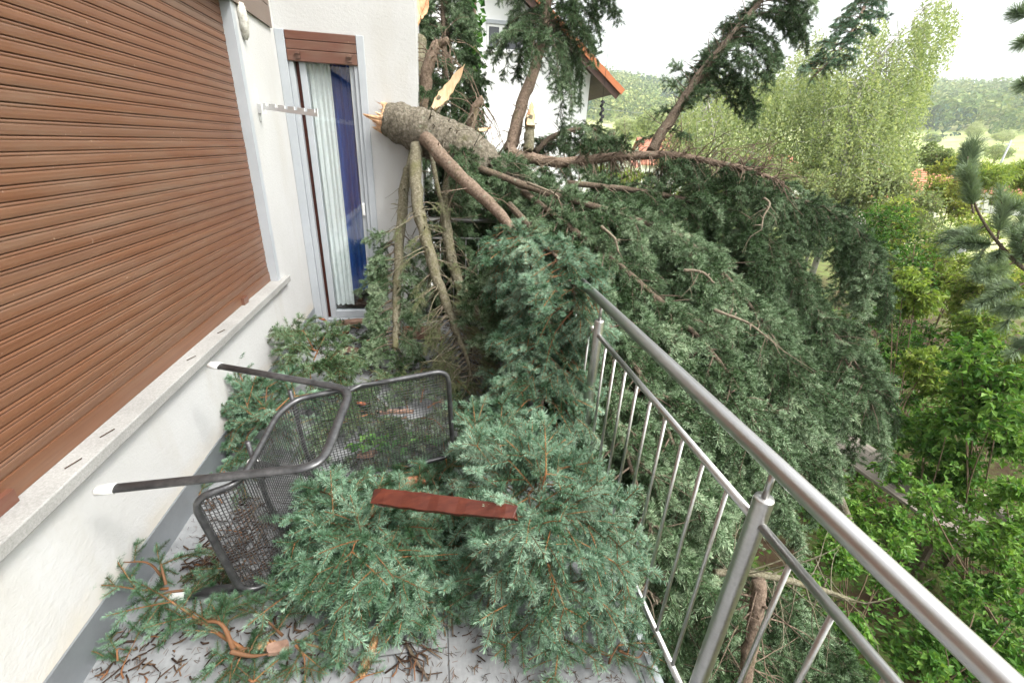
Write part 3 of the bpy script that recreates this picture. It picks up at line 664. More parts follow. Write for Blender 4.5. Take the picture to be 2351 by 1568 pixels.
# ---- mossy limbs that prop the butt on the balcony
P, mb, _ = limb(px((950, 345, 3.33, .036), (928, 430, 3.30, .036), (914, 540, 3.22, .034), (906, 650, 3.14, .031), (904, 740, 3.08, .027), (905, 800, 2.98, .02)), 36, stubs=8)
bare(mb, rng, P, 26, (.06, .22), 1.2, .0032, .15, 1.)
lb = finish(mb, 'mossy')
foliage(lb, lambda m, s, g: (drape(m, s, g, P, .40, 1, 44, (.08, .24), .9, 3.5, .06, .62, .02, .2, sides=(1, -1, 1), bias=(-.25, -.15, 0), floor=.02), drape(m, s, g, P, .60, 1, 34, (.10, .24), 1, 3.5, .06, .55, .1, .2, bias=(-.2, -.5, 0), floor=.02)), MID_T, seed=1)
P, mb, _ = limb(px((955, 335, 3.2, .043), (956, 420, 3.14, .042), (968, 510, 3.08, .040), (990, 590, 3.03, .036), (1018, 680, 2.98, .031), (1048, 760, 2.92, .024), (1075, 830, 2.84, .014), (1090, 900, 2.72, .008)), 40, stubs=10)
bare(mb, rng, P, 62, (.10, .38), 1.5, .0055, .22, 1., curl=.10)
lb = finish(mb, 'mossy')
foliage(lb, lambda m, s, g: (drape(m, s, g, P, .64, 1, 56, (.10, .28), 1., 3.2, .06, .6, .15, .3, floor=.03), drape(m, s, g, P, .25, .7, 16, (.08, .22), .9, 3.2, .06, .5, .0, .3)), DRY_T, ('dryneedle', 'deadtwig'), 2)
P, mb, _ = limb(px((1030, 380, 3.42, .040), (1022, 470, 3.36, .040), (1026, 560, 3.28, .038), (1046, 640, 3.22, .035), (1085, 710, 3.16, .033), (1130, 752, 3.1, .030), (1165, 778, 3.05, .022)), 36, stubs=10)
bare(mb, rng, P, 44, (.10, .34), 1.5, .0052, .25, 1., curl=.09)
lb = finish(mb, 'mossy'); foliage(lb, lambda m, s, g: drape(m, s, g, P, .25, 1, 20, (.08, .24), .9, 3.2, .06, .5, -.05, .3, floor=.03), MID_T, seed=93)
P, mb, _ = limb(px((985, 330, 3.3, .018), (1000, 420, 3.28, .017), (1018, 480, 3.25, .014), (1022, 530, 3.25, .009)), 20, stubs=4); bare(mb, rng, P, 12, (.1, .2)); finish(mb, 'mossy')
# pink limb that runs over the railing and hangs a blue-green cascade on the balcony side
P4, mb, _ = limb(px((975, 318, 3.17, .050), (1020, 365, 3.08, .047), (1070, 415, 2.97, .044), (1120, 465, 2.84, .038), (1160, 515, 2.70, .030), (1205, 580, 2.56, .024), (1240, 640, 2.42, .018), (1258, 720, 2.30, .013), (1255, 820, 2.2, .009), (1245, 930, 2.1, .006)), 44, stubs=12)
bare(mb, rng, P4, 18, (.1, .35), 1.4, .004, .2, .6, curl=.08)
lb = finish(mb, 'pinkbark')
def casc(m, s, g):
    drape(m, s, g, P4, .46, .75, 28, (.18, .45), .7, 2.8, .07, .72, .05, .35, bias=(.05, -.1, 0), top=40)
    drape(m, s, g, P4, .62, 1., 62, (.10, .28), 1.0, 2.8, .06, .70, .10, .35, bias=(.05, -.15, .1), floor=.03, top=70)
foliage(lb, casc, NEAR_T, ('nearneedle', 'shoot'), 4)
for c, r0 in ((((1120, 560, 2.95), (1150, 640, 2.85), (1170, 720, 2.8), (1175, 790, 2.75)), .012), (((1190, 560, 2.75), (1195, 650, 2.65), (1190, 740, 2.6)), .01)):
    P, mb, _ = limb(px(*[(a, b, d, r0*(1-.2*i)) for i, (a, b, d) in enumerate(c)]), 16, 6); lb = finish(mb, 'darkbark')
    foliage(lb, lambda m, s, g: drape(m, s, g, P, .0, 1, 22, (.1, .28), .6, 3.5, .07, .7, .0, .3), MID_T, seed=int(r0*1000))

P, mb, _ = limb(px((1165, 525, 2.66, .014), (1225, 552, 2.42, .012), (1275, 585, 2.26, .010), (1310, 640, 2.16, .007), (1325, 720, 2.1, .004)), 20, 8, stubs=4); lb = finish(mb, 'darkbark')
foliage(lb, lambda m, s, g: drape(m, s, g, P, .1, 1, 44, (.08, .26), .9, 3., .06, .68, .08, .4, top=60), NEAR_T, ('nearneedle', 'shoot'), 45)
# ---- rising limbs and stubs at the back
P, mb, _ = limb(px((968, 90, 3.86, .055), (964, 150, 3.84, .060), (962, 230, 3.80, .062), (975, 300, 3.7, .06)), 24, 12, stubs=4); lb = finish(mb, 'mossy')
splinter(lb, at(968, -40, 3.84), at(948, 82, 3.78), .055, .02, 'orangewood', .9); splinter(lb, at(955, -10, 3.76), at(952, 86, 3.75), .032, .015, 'split', .8); splinter(lb, at(980, -25, 3.86), at(968, 45, 3.8), .04, .015, 'orangewood', .8)
def deadlimb(ctrl, m='pinkbark', tw=30, ln=(.2, .55), s0=.55, hang=3.4, r=.0042, bias=None):
    P, mb, _ = limb(px(*ctrl), 26, 12, stubs=4); bare(mb, rng, P, tw, ln, hang, r, s0, 1., down=-.15); return P, finish(mb, m)
P, lb = deadlimb(((968, 250, 3.75, .055), (975, 190, 3.72, .050), (988, 140, 3.66, .045), (1005, 105, 3.62, .036), (1030, 92, 3.58, .022)), tw=90)
g5 = P
foliage(lb, lambda m, s, g: drape(m, s, g, P, .0, .35, 30, (.15, .3), .8, 2.5, .07, .8, -.15, .3), MID_T, seed=31)
P, lb = deadlimb(((1080, 340, 3.85, .045), (1082, 290, 3.82, .042), (1090, 250, 3.78, .036), (1108, 226, 3.74, .022)), tw=110, ln=(.2, .6))
P, mb, _ = limb(px((990, 262, 3.45, .030), (1003, 240, 3.42, .030), (1012, 222, 3.40, .026)), 10, 10); lb = finish(mb, 'mossy')
splinter(lb, at(995, 250, 3.40), at(1068, 146, 3.30), .046, .010, 'split', .35)
P, mb, _ = limb(px((1040, 322, 3.6, .024), (1070, 305, 3.58, .022), (1100, 298, 3.56, .018)), 10, 8, stubs=3); lb = finish(mb, 'mossy'); splinter(lb, at(1098, 299, 3.555), at(1130, 291, 3.53), .016, .006, 'split')
P, mb, _ = limb(px((1212, 345, 4.0, .046), (1214, 310, 4.0, .044), (1212, 285, 4.0, .042), (1218, 262, 3.99, .036)), 14, 12, jit=.14, stubs=2); lb = finish(mb, 'mossy')
splinter(lb, at(1218, 290, 3.96), at(1221, 232, 3.96), .040, .02, 'split', .9); splinter(lb, at(1213, 285, 3.97), at(1214, 250, 3.95), .022, .015, 'orangewood', .9)
# upright limb with hanging curtains
P, mb, _ = limb(px((1172, 350, 4.1, .058), (1182, 300, 4.1, .056), (1205, 210, 4.1, .050), (1235, 130, 4.1, .044), (1255, 60, 4.1, .038), (1266, -20, 4.1, .032), (1270, -140, 4.1, .02)), 40, 12, stubs=14)
bare(mb, rng, P, 14, (.08, .25)); lb = finish(mb, 'pinkbark')
def curt(m, s, g):
    drape(m, s, g, P, .46, 1, 48, (.45, .95), .30, 3.6, .08, .74, -.1, .1, .15, sides=(1, 1, -1), bias=(.02, 0, 0), top=20)
    drape(m, s, g, P, .52, .9, 5, (.2, .35), .6, 2.6, .085, .7, -.15, .1, .1, sides=(-1,), bias=(-.02, 0, 0))
foliage(lb, curt, MID_T, seed=6)
# curtain of foliage beside the house corner
for i, c in enumerate((((1010, 360, 4.25, .03), (1025, 200, 4.3, .03), (1018, 60, 4.35, .025), (1010, -80, 4.4, .02)), ((1045, 370, 4.35, .03), (1040, 240, 4.4, .028), (1030, 120, 4.45, .024), (1020, -60, 4.5, .02)))):
    P, mb, _ = limb(px(*c), 24, 8); lb = finish(mb, 'darkbark')
    foliage(lb, lambda m, s, g: drape(m, s, g, P, .0, .9, 46, (.16, .36), .45, 4.2, .07, .72, .0, .1, .2, bias=(-.10, -.12, 0)), MID_T, seed=40+i)
# dome of arching foliage behind
P, mb, _ = limb(px((1230, 350, 4.7, .03), (1265, 318, 4.8, .026), (1320, 300, 4.9, .022), (1370, 300, 4.9, .018), (1402, 330, 4.9, .012)), 24, 8); bare(mb, rng, P, 30, (.2, .4), 3.); lb = finish(mb, 'darkbark')
foliage(lb, lambda m, s, g: drape(m, s, g, P, .05, 1, 34, (.25, .55), .8, 3., .085, .8, .02, .3), MID_T, seed=44)

# ---- the long mass that hangs outside the railing
def big(ctrl, seed, per, ln, s0=.1, s1=1., m='darkbark', tnt=0., hang=2.3, out=.8, scale=1., tw=6, T=MID_T, bias=None, step=.085, fwd=.45, lift=.1, sides=(-1, 1), mats=('needle', 'darkbark'), top=22):
    P, mb, _ = limb(px(*[(c[0], c[1], c[2], c[3]*.5) for c in ctrl]), 36, 8, stubs=6); bare(mb, rng, P, tw, (.12, .4), 2., .004, .1, 1., curl=.06); lb = finish(mb, m)
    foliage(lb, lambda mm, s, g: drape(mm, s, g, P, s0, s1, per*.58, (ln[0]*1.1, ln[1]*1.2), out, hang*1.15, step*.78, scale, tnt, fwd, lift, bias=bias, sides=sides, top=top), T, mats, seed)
    return P, lb
# bare horizontal limb with hanging dry twigs, foliage past its middle
P, mb, _ = limb(px((1165, 350, 4.0, .05), (1230, 366, 4.05, .048), (1300, 372, 4.1, .044), (1400, 360, 4.1, .040), (1530, 356, 4.05, .034), (1640, 372, 4.0, .028), (1740, 396, 3.95, .018), (1800, 420, 3.9, .012)), 44, 10, stubs=14)
bare(mb, rng, P, 190, (.10, .34), 3.8, .0050, .25, .68, down=.3); bare(mb, rng, P, 150, (.15, .5), 2.2, .0050, .60, 1., down=-.25, curl=.14); bare(mb, rng, P, 60, (.1, .3), 3, .0045, .0, .3); lb = finish(mb, 'pinkbark')
foliage(lb, lambda m, s, g: (drape(m, s, g, P, .55, .98, 30, (.3, .7), .7, 2.4, .085, 1., -.05, .25, -.05), drape(m, s, g, P, .0, .3, 16, (.2, .5), .7, 2.4, .085, .95, 0, .25)), MID_T, seed=7)
# rising limb against the hill
P, mb, _ = limb(px((1495, 350, 4.1, .050), (1530, 290, 4.1, .047), (1590, 200, 4.1, .041), (1640, 130, 4.1, .035), (1700, 60, 4.1, .028), (1745, 5, 4.1, .022), (1800, -60, 4.1, .018), (1900, -130, 3.9, .016), (2020, -170, 3.6, .014)), 50, 10, stubs=30)
bare(mb, rng, P, 45, (.08, .3), .5, .0048, .05, .7, down=-.1, curl=.05); lb = finish(mb, 'darkbark')
def rise(m, s, g):
    drape(m, s, g, P, .06, .52, 12, (.1, .25), .8, 1.5, .08, .72, -.1, .3, .1, top=20)
    drape(m, s, g, P, .26, .68, 26, (.3, .62), .9, 2.6, .085, .85, -.15, .3, .1, sides=(1, -1, 1), bias=(.25, 0, 0))
    drape(m, s, g, P, .5, .8, 16, (.12, .4), .8, 2.6, .09, .8, -.15, .3, .1, top=16)
foliage(lb, rise, MID_T, seed=8)
# fresh tip hanging from that limb's far end
P, mb, _ = limb(px((2020, -170, 3.6, .013), (2005, -80, 3.2, .012), (1985, 10, 2.9, .010), (1950, 80, 2.7, .008), (1905, 140, 2.55, .006), (1878, 166, 2.5, .003)), 26, 8, stubs=3); bare(mb, rng, P, 9, (.08, .16), .4, .003, .4, .8); lb = finish(mb, 'pinkbark')
foliage(lb, lambda m, s, g: drape(m, s, g, P, .3, 1., 22, (.03, .10), .9, .8, .05, .40, -.06, .7, .2, stem_r=.003, top=34), NEAR_T, ('nearneedle', 'shoot'), 9)

big(((1090, 385, 3.3, .05), (1250, 440, 3.3, .05), (1420, 490, 3.2, .045), (1570, 550, 3.1, .038), (1690, 660, 3.0, .028), (1780, 780, 2.95, .016), (1840, 880, 2.9, .008)), 50, 34, (.35, .7), .2, tnt=.03, bias=(0, 0, .05))
big(((1300, 420, 3.9, .05), (1480, 440, 3.9, .048), (1650, 480, 3.9, .042), (1790, 570, 3.85, .034), (1870, 690, 3.8, .026), (1930, 800, 3.7, .016), (1965, 890, 3.6, .008)), 51, 38, (.4, .8), .05, tnt=-.02)
big(((1200, 440, 3.4, .05), (1330, 540, 3.05, .045), (1460, 640, 2.85, .038), (1590, 760, 2.65, .030), (1690, 880, 2.5, .02), (1745, 990, 2.45, .009)), 52, 40, (.3, .6), .05, tnt=.04)
big(((1170, 470, 3.3, .05), (1290, 600, 2.85, .045), (1390, 740, 2.55, .036), (1480, 880, 2.36, .028), (1555, 1040, 2.25, .018), (1610, 1200, 2.2, .008)), 53, 40, (.28, .55), .15, tnt=.02)
big(((1700, 430, 4.2, .03), (1840, 460, 4.25, .027), (1930, 490, 4.2, .022), (1985, 550, 4.15, .015), (2020, 620, 4.1, .008)), 54, 34, (.35, .75), .1, tnt=-.06)
big(((1650, 640, 3.6, .04), (1760, 750, 3.5, .034), (1830, 860, 3.4, .026), (1850, 960, 3.35, .018), (1830, 1050, 3.3, .008)), 55, 36, (.35, .7), .0, tnt=-.02)
big(((1750, 620, 3.9, .034), (1860, 700, 3.8, .028), (1930, 780, 3.7, .02), (1985, 870, 3.6, .013), (2000, 940, 3.55, .007)), 56, 34, (.35, .65), .0, tnt=.0)
big(((1350, 700, 2.9, .04), (1450, 880, 2.6, .034), (1530, 1050, 2.45, .026), (1580, 1200, 2.4, .018), (1590, 1360, 2.4, .008)), 57, 36, (.3, .55), .1, tnt=.05)
big(((1330, 760, 2.5, .03), (1390, 900, 2.25, .026), (1440, 1050, 2.1, .02), (1490, 1200, 2.0, .013), (1530, 1340, 1.95, .007)), 58, 32, (.22, .45), .1, tnt=.05)
big(((1600, 900, 3.2, .04), (1690, 990, 3.1, .03), (1740, 1070, 3.05, .02), (1760, 1140, 3.0, .01)), 59, 34, (.3, .6), .0, tnt=-.03)
big(((1250, 520, 3.7, .04), (1330, 620, 3.7, .036), (1420, 760, 3.6, .03), (1480, 900, 3.5, .02), (1500, 1050, 3.4, .01)), 60, 40, (.35, .7), .0, tnt=-.1)
big(((1480, 560, 3.6, .04), (1600, 660, 3.5, .034), (1700, 800, 3.4, .026), (1780, 950, 3.3, .016), (1820, 1080, 3.3, .008)), 61, 38, (.35, .7), .0, tnt=0.)
big(((1400, 1150, 2.6, .03), (1480, 1300, 2.5, .026), (1560, 1420, 2.5, .02), (1650, 1500, 2.5, .012)), 62, 26, (.25, .5), .0, tnt=-.08, tw=24)
big(((1450, 1330, 2.45, .02), (1600, 1400, 2.55, .018), (1750, 1480, 2.7, .014), (1900, 1560, 2.9, .008)), 63, 34, (.25, .55), .0, tnt=-.12, tw=40)
big(((1560, 1250, 2.7, .02), (1680, 1310, 2.8, .018), (1800, 1400, 2.95, .014), (1900, 1480, 3.1, .008)), 64, 34, (.25, .55), .0, tnt=-.16, tw=40)
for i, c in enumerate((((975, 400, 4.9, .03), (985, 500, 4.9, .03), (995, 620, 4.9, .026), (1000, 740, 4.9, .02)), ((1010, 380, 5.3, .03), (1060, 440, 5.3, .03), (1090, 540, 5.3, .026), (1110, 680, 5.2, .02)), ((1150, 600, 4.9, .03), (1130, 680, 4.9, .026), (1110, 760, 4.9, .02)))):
    big(c, 80+i, 44, (.3, .6), .0, tnt=-.24, tw=14, top=30)  # lowered tint paints shade into these boughs behind the far railing
# inner boughs behind far railing and lower limbs, deep shade painted into needle tint
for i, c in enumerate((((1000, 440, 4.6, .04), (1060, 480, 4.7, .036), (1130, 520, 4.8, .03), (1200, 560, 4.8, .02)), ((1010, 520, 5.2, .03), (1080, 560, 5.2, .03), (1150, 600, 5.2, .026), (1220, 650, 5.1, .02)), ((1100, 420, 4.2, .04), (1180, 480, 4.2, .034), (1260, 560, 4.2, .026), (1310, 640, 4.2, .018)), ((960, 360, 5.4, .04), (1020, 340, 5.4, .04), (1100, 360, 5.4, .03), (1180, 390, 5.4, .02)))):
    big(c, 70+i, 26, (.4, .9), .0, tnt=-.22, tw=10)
for c in (((1075, 560, 4.6, .022), (1062, 640, 4.5, .024), (1040, 720, 4.4, .026), (1020, 800, 4.4, .028)), ((1130, 545, 4.5, .016), (1124, 640, 4.4, .018), (1105, 720, 4.3, .02), (1085, 800, 4.3, .02)), ((1250, 520, 3.3, .045), (1300, 590, 3.2, .042), (1350, 650, 3.1, .036), (1400, 730, 3.0, .026)), ((1330, 520, 3.55, .035), (1370, 560, 3.5, .032), (1420, 610, 3.45, .026))):
    P, mb, _ = limb(px(*c), 20, 10, stubs=8); bare(mb, rng, P, 12, (.1, .4)); finish(mb, 'mossy' if c[0][0] < 1200 else 'darkbark')
# lower bare limbs below the handrail
for c, m in ((((1742, 1330, 2.1, .030), (1736, 1400, 2.1, .034), (1722, 1470, 2.1, .032), (1708, 1580, 2.1, .030)), 'pinkbark'), (((1640, 1312, 2.15, .016), (1740, 1318, 2.2, .018), (1850, 1342, 2.3, .016), (1960, 1380, 2.4, .012)), 'mossy'), (((1420, 1320, 2.0, .008), (1480, 1350, 2.0, .008), (1540, 1400, 2.0, .006)), 'deadtwig')):
    P, mb, _ = limb(px(*c), 20, 10, stubs=8); bare(mb, rng, P, 40, (.15, .45), 1., .0045, curl=.1); finish(mb, m)
# bleached side twigs that stand out of the mass
for c in (((1755, 455, 3.5), (1768, 470, 3.45), (1752, 500, 3.42), (1748, 530, 3.4)), ((1640, 712, 2.5), (1690, 730, 2.45), (1730, 750, 2.43), (1780, 790, 2.5)), ((1570, 620, 2.75), (1610, 625, 2.72), (1640, 650, 2.7)), ((1380, 520, 2.9), (1410, 545, 2.87), (1420, 580, 2.86)), ((1210, 420, 3.2), (1260, 440, 3.1), (1285, 455, 3.1))):
    P, mb, _ = limb(px(*[(a, b, d, .010-.002*i) for i, (a, b, d) in enumerate(c)]), 14, 7, stubs=4); bare(mb, rng, P, 22, (.08, .25), .8, .0035, .2, curl=.06); finish(mb, 'deadtwig')

# ================================================================== torn boughs lying on the balcony
g = np.random.default_rng(77)
def bough(label, c, ends, T=NEAR_T, mats=('nearneedle', 'shoot'), seed=0, scale=1., step=.05, rise=.06, stem=.0045, tnt=0., side=1., thin=.12, sprays=2, group='torn spruce boughs on the balcony'):
    """stems that fan out from c (px, py, z) to ends, clothed in shoots"""
    q = np.random.default_rng(seed+300); root = empty('spruce_bough', label, 'spruce bough', group)
    C1 = atz(*c); sm = MB(); mb = MB(); sp = Sprays(T, q)
    for e in ends:
        E_ = atz(*e); C0 = C1 + (E_-C1)*q.uniform(0, .45) + q.normal(0, .03, 3); C0[2] = max(C0[2], .02); m = (C0+E_)/2 + UP*rise*q.uniform(.6, 1.4) + q.normal(0, .015, 3)
        P = spline([np.append(C0, stem), np.append(m, stem*.7), np.append(E_, stem*.3)], 12)
        sm.tube(P[:, :3], P[:, 3], 6, cap=False, tint=q.random()*.6)
        L = arclen(P[:, :3]); n = max(2, int(L[-1]/step*1.25))
        for k in range(n):
            s = (k+.4+.5*q.random())/n*L[-1]; p = np.array([np.interp(s, L, P[:, i]) for i in range(3)]); p2 = np.array([np.interp(s+.03, L, P[:, i]) for i in range(3)]); t = nrm(p2-p+1e-6*(E_-C0)+.02*nrm(E_-C0))
            for j in range(sprays):
                b = nrm(np.cross(t, UP))*(1 if (k+j) % 2 else -1)
                d = nrm(t*q.uniform(.3, 1.)+b*side*q.uniform(.1, 1.1)+UP*q.uniform(-.3, .7)+q.normal(0, .2, 3)); sc = scale*q.uniform(.6, 1.0)
                if q.random() < thin: continue
                if p[2]+d[2]*.2*sc < .03: d[2] = abs(d[2])*.3
                sp.put(np.maximum(p, [-9, -9, .025]), d, scale=sc, tint=tnt)
        sp.put(P[-1, :3], nrm(P[-1, :3]-P[-3, :3]), scale=scale*q.uniform(.8, 1.1), tint=tnt+.08)
    sm.build('stem', M['shoot'], root); sp.flush(mb)
    mb.build('foliage', [M[k] for k in mats], root); return root

bough('large pale blue spruce bough fanned out beside the railing, nearest the plank', (1245, 1160, .40),
      [(1085, 985, .30), (1150, 985, .34), (1215, 1045, .40), (1300, 1090, .42), (1345, 1140, .36), (1400, 1230, .28), (1425, 1320, .18), (1390, 1440, .06), (1300, 1480, .05), (1215, 1440, .06), (1125, 1370, .10), (1100, 1270, .2), (1100, 1180, .28), (1180, 1250, .36), (1260, 1300, .38), (1320, 1250, .40), (1250, 1120, .44), (1300, 1150, .44), (1220, 1090, .42), (1270, 1190, .44), (1340, 1190, .40)], seed=1, tnt=.14, thin=.0, scale=.84, rise=.05, step=.055)
bough('dense blue spruce bough heaped in front of the chair seat, beside the plank', (850, 1240, .18),
      [(720, 1130, .22), (700, 1200, .2), (680, 1270, .12), (690, 1350, .08), (780, 1420, .05), (880, 1440, .05), (960, 1400, .05), (1000, 1320, .06), (960, 1230, .14), (880, 1160, .22), (780, 1110, .2), (800, 1300, .24), (900, 1330, .2), (760, 1230, .22), (850, 1190, .24), (930, 1280, .18), (820, 1370, .14)], seed=2, tnt=.03, thin=.0, scale=.78, rise=.07, step=.05)
bough('dark spruce bough lying under the broken plank', (1010, 1180, .08),
      [(900, 1120, .10), (960, 1080, .1), (1040, 1060, .12), (1090, 1130, .14), (1060, 1250, .10), (1000, 1290, .05), (930, 1230, .08), (880, 1090, .12), (960, 1160, .10), (1000, 1220, .08), (900, 1180, .08), (1060, 1180, .12)], seed=3, tnt=-.10, thin=.0, scale=.72, rise=.05, step=.05)
bough('flat spruce bough lying behind the wire backrest of the chair', (930, 960, .08),
      [(830, 900, .08), (800, 980, .08), (850, 1060, .06), (950, 1060, .05), (1040, 1030, .06), (1050, 930, .08), (980, 880, .08), (890, 870, .08), (760, 960, .06), (720, 1020, .05)], seed=4, tnt=-.10, scale=.75, rise=.04, step=.06, T=MID_T, mats=('needle', 'shoot'))
bough('bushy green spruce bough propped in the wall corner beyond the chair', (720, 840, .22),
      [(655, 765, .30), (690, 775, .32), (760, 775, .28), (800, 830, .2), (810, 900, .12), (720, 900, .16), (660, 860, .22), (780, 870, .2)], seed=5, tnt=-.04, scale=.85, rise=.07, step=.06, T=MID_T, mats=('needle', 'shoot'))
bough('blue green spruce bough against the wall base behind the upper chair leg', (640, 960, .18),
      [(545, 880, .24), (530, 935, .2), (520, 1000, .12), (545, 1045, .06), (620, 1020, .10), (680, 990, .14), (700, 920, .18), (620, 890, .22), (580, 960, .2)], seed=6, tnt=.0, scale=.78, rise=.07, step=.055)
bough('yellow green twiggy spruce bough below the mossy limbs', (1000, 830, .10),
      [(900, 850, .06), (850, 880, .06), (960, 880, .08), (1080, 870, .14), (1100, 930, .1), (1060, 980, .08)], seed=7, tnt=.1, scale=.6, rise=.05, step=.06, T=DRY_T, mats=('dryneedle', 'deadtwig'))
bough('thick spruce bough heaped along the foot of the railing below the cascade', (1215, 930, .30),
      [(1150, 880, .2), (1130, 960, .14), (1160, 1030, .10), (1240, 1050, .1), (1300, 1030, .1), (1315, 960, .2), (1290, 880, .34), (1230, 830, .40), (1180, 800, .4)], seed=8, tnt=-.02, scale=.85, rise=.08, step=.05)
bough('spruce branch with a thick orange stem lying nearest the wall', (560, 1480, .05),
      [(385, 1375, .12), (440, 1430, .10), (620, 1500, .04)], seed=9, tnt=-.12, scale=.62, rise=.02, stem=.008, step=.055, sprays=1, thin=.1)
bough('forked orange tipped spruce sprig lying on the grey wall flashing', (395, 1365, .09),
      [(285, 1290, .16), (300, 1350, .12), (370, 1300, .14), (345, 1400, .06)], seed=10, tnt=-.12, scale=.62, rise=.02, stem=.005, step=.07, sprays=1)
bough('loose spruce sprays along the front of the heap on bare tiles', (640, 1480, .05),
      [(560, 1400, .06), (520, 1540, .03), (600, 1560, .02), (700, 1550, .02), (760, 1490, .03)], seed=11, tnt=-.10, scale=.58, rise=.02, stem=.005, step=.07)
bough('small spruce sprig curled on the tiles nearest the flashing', (270, 1560, .02), [(285, 1490, .03), (310, 1470, .02)], seed=12, tnt=-.15, scale=.5, rise=.01, stem=.003, step=.06, sprays=1)
bough('small spruce sprig pointing at the camera in the middle of the front tiles', (800, 1560, .02), [(760, 1500, .03), (860, 1545, .02)], seed=13, tnt=.0, scale=.5, rise=.01, stem=.003, step=.06, sprays=1)
bough('hanging spruce sprig between the heap and the pale bough', (1030, 1330, .06), [(1035, 1420, .02), (1070, 1400, .02), (1020, 1440, .01)], seed=14, tnt=.05, scale=.5, rise=.02, stem=.003, step=.06, sprays=1)
bough('spruce sprig poking out between floor edge and bottom rail', (1370, 1480, .03), [(1480, 1490, .02), (1440, 1450, .05), (1420, 1510, .02)], seed=15, tnt=-.05, scale=.6, rise=.02, stem=.004, step=.06, sprays=1)
bough('small spruce sprig on the bare tiles beneath the chair leg', (520, 1140, .02), [(450, 1135, .03), (560, 1115, .04), (500, 1090, .05)], seed=16, tnt=-.1, scale=.6, rise=.02, stem=.004, step=.06, sprays=1)
bough('dark spruce sprig lying on the litter beside the lower chair leg', (560, 1300, .02), [(470, 1335, .02), (520, 1310, .03)], seed=17, tnt=-.15, scale=.5, rise=.01, stem=.003, step=.06, sprays=1)
bough('spruce sprig lying in the litter right under the door sill', (850, 770, .03), [(790, 745, .05), (900, 760, .05), (850, 800, .04), (800, 790, .03)], seed=18, tnt=-.15, scale=.6, rise=.02, stem=.004, step=.07, T=MID_T, mats=('needle', 'shoot'))
# upward-curving bare orange stem on the branch by the wall
# ------------------------------------------------------------------ broken timber, tiles, cones
def slab_poly(P2, th, bend_=0., rngl=None, n=0):
    """irregular plate from an outline, bent about its long axis"""
    P2 = np.asarray(P2, float); k = len(P2); z = bend_*(P2[:, 1]**2)
    V = np.concatenate([np.c_[P2, z], np.c_[P2*.98, z+th]]); c = np.array([[0, 0, 0], [0, 0, th]])
    V = np.concatenate([V, c]); Q = [[i, (i+1) % k, k+(i+1) % k, k+i] for i in range(k)]
    T = [[2*k, (i+1) % k, i] for i in range(k)]+[[2*k+1, k+i, k+(i+1) % k] for i in range(k)]
    return V, Q, T
def eul(a, b, c): return np.array(Matrix.Rotation(c, 3, 'Z') @ Matrix.Rotation(b, 3, 'Y') @ Matrix.Rotation(a, 3, 'X'))
pl = at(868, 1138, 1.62); pr = at(1180, 1178, 1.50)
pl = atz(866, 1140, .40); pr = atz(1185, 1178, .46)
ax_ = nrm(pr-pl); L_ = np.linalg.norm(pr-pl); dn = nrm(UP-ax_*ax_[2]); yy_ = np.cross(dn, ax_); R_ = np.stack([ax_, yy_, dn], 1) @ eul(rad(28), 0, 0)
mb = MB(); n = 16; V = []
for i in range(n):
    t_ = i/(n-1); x = t_*L_; w_ = .027-.007*max(0, t_-.6)*2.5+.001*g.normal(); h_ = .012+.0008*g.normal(); e = .012*g.normal() if i in (0, n-1) else 0
    V += [[x+e, -w_, -h_], [x-e, w_, -h_], [x+e*.5, w_, h_], [x-e*.4, -w_, h_]]
Q = [[4*i+j, 4*i+4+j, 4*i+4+(j+1) % 4, 4*i+(j+1) % 4] for i in range(n-1) for j in range(4)]+[[0, 1, 2, 3], [4*n-1, 4*n-2, 4*n-3, 4*n-4]]
mb.add(np.array(V) @ R_.T + pl, Q); pk = mb.build('plank', M['brownwood']); tag(pk, 'red brown varnished broken plank lying across the boughs', 'plank')
bv = pk.modifiers.new('bevel', 'BEVEL'); bv.width = .002; bv.segments = 2

def shard(x, y, z, L, W, rot, tilt, label, m='terracotta', bend_=1.2, th=.014, roll=0.):
    k = 11; a = np.sort(g.random(k)*.35+np.arange(k))/k*6.283
    P2 = np.stack([np.sign(np.cos(a))*np.abs(np.cos(a))**.6*L/2*(1+.14*g.normal(size=k)), np.sign(np.sin(a))*np.abs(np.sin(a))**.6*W/2*(1+.14*g.normal(size=k))], 1)
    V, Q, T = slab_poly(P2, th, bend_/max(W, .02)*.25); mb = MB(); mb.add(V @ eul(roll, tilt, rot).T + atz(x, y, z), Q, T)
    o = mb.build('roof_tile_shard', M[m]); tag(o, label, 'tile shard', 'broken roof tile shards')
shard(808, 743, .045, .26, .085, .15, -.05, 'long weathered roof tile piece lying in front of the door', 'terrold', 1.0, .022)
shard(950, 736, .05, .12, .09, .5, -.35, 'triangular rough roof tile piece beside the foot of the column', 'terrold', .5)
shard(794, 766, .03, .07, .05, 1.9, .7, 'small upright orange tile shard between door and green bough')
shard(848, 788, .035, .065, .05, 1.2, .9, 'upright orange tile shard in the middle of the bare tiles')
shard(800, 805, .03, .17, .085, -.15, .06, 'flat pinkish roof tile piece beside the green corner bough', 'terrold', .3)
shard(955, 817, .03, .08, .04, -.2, .3, 'small orange tile shard right of the mossy prop limb')
shard(1023, 837, .04, .09, .05, .7, .5, 'orange tile shard at the foot of the second mossy limb')
shard(740, 736, .04, .07, .07, .9, .7, 'orange tile shard leaning in the corner beside the door frame')
shard(1000, 776, .03, .12, .06, -.3, .2, 'jagged orange tile shard below the hollow tile')
shard(812, 835, .04, .07, .07, .3, .5, 'round brown tile shard at the edge of the green bough', 'terrold')
shard(835, 930, .12, .07, .06, 1.3, .6, 'orange tile shard seen through the chair back on its left', 'terracotta')
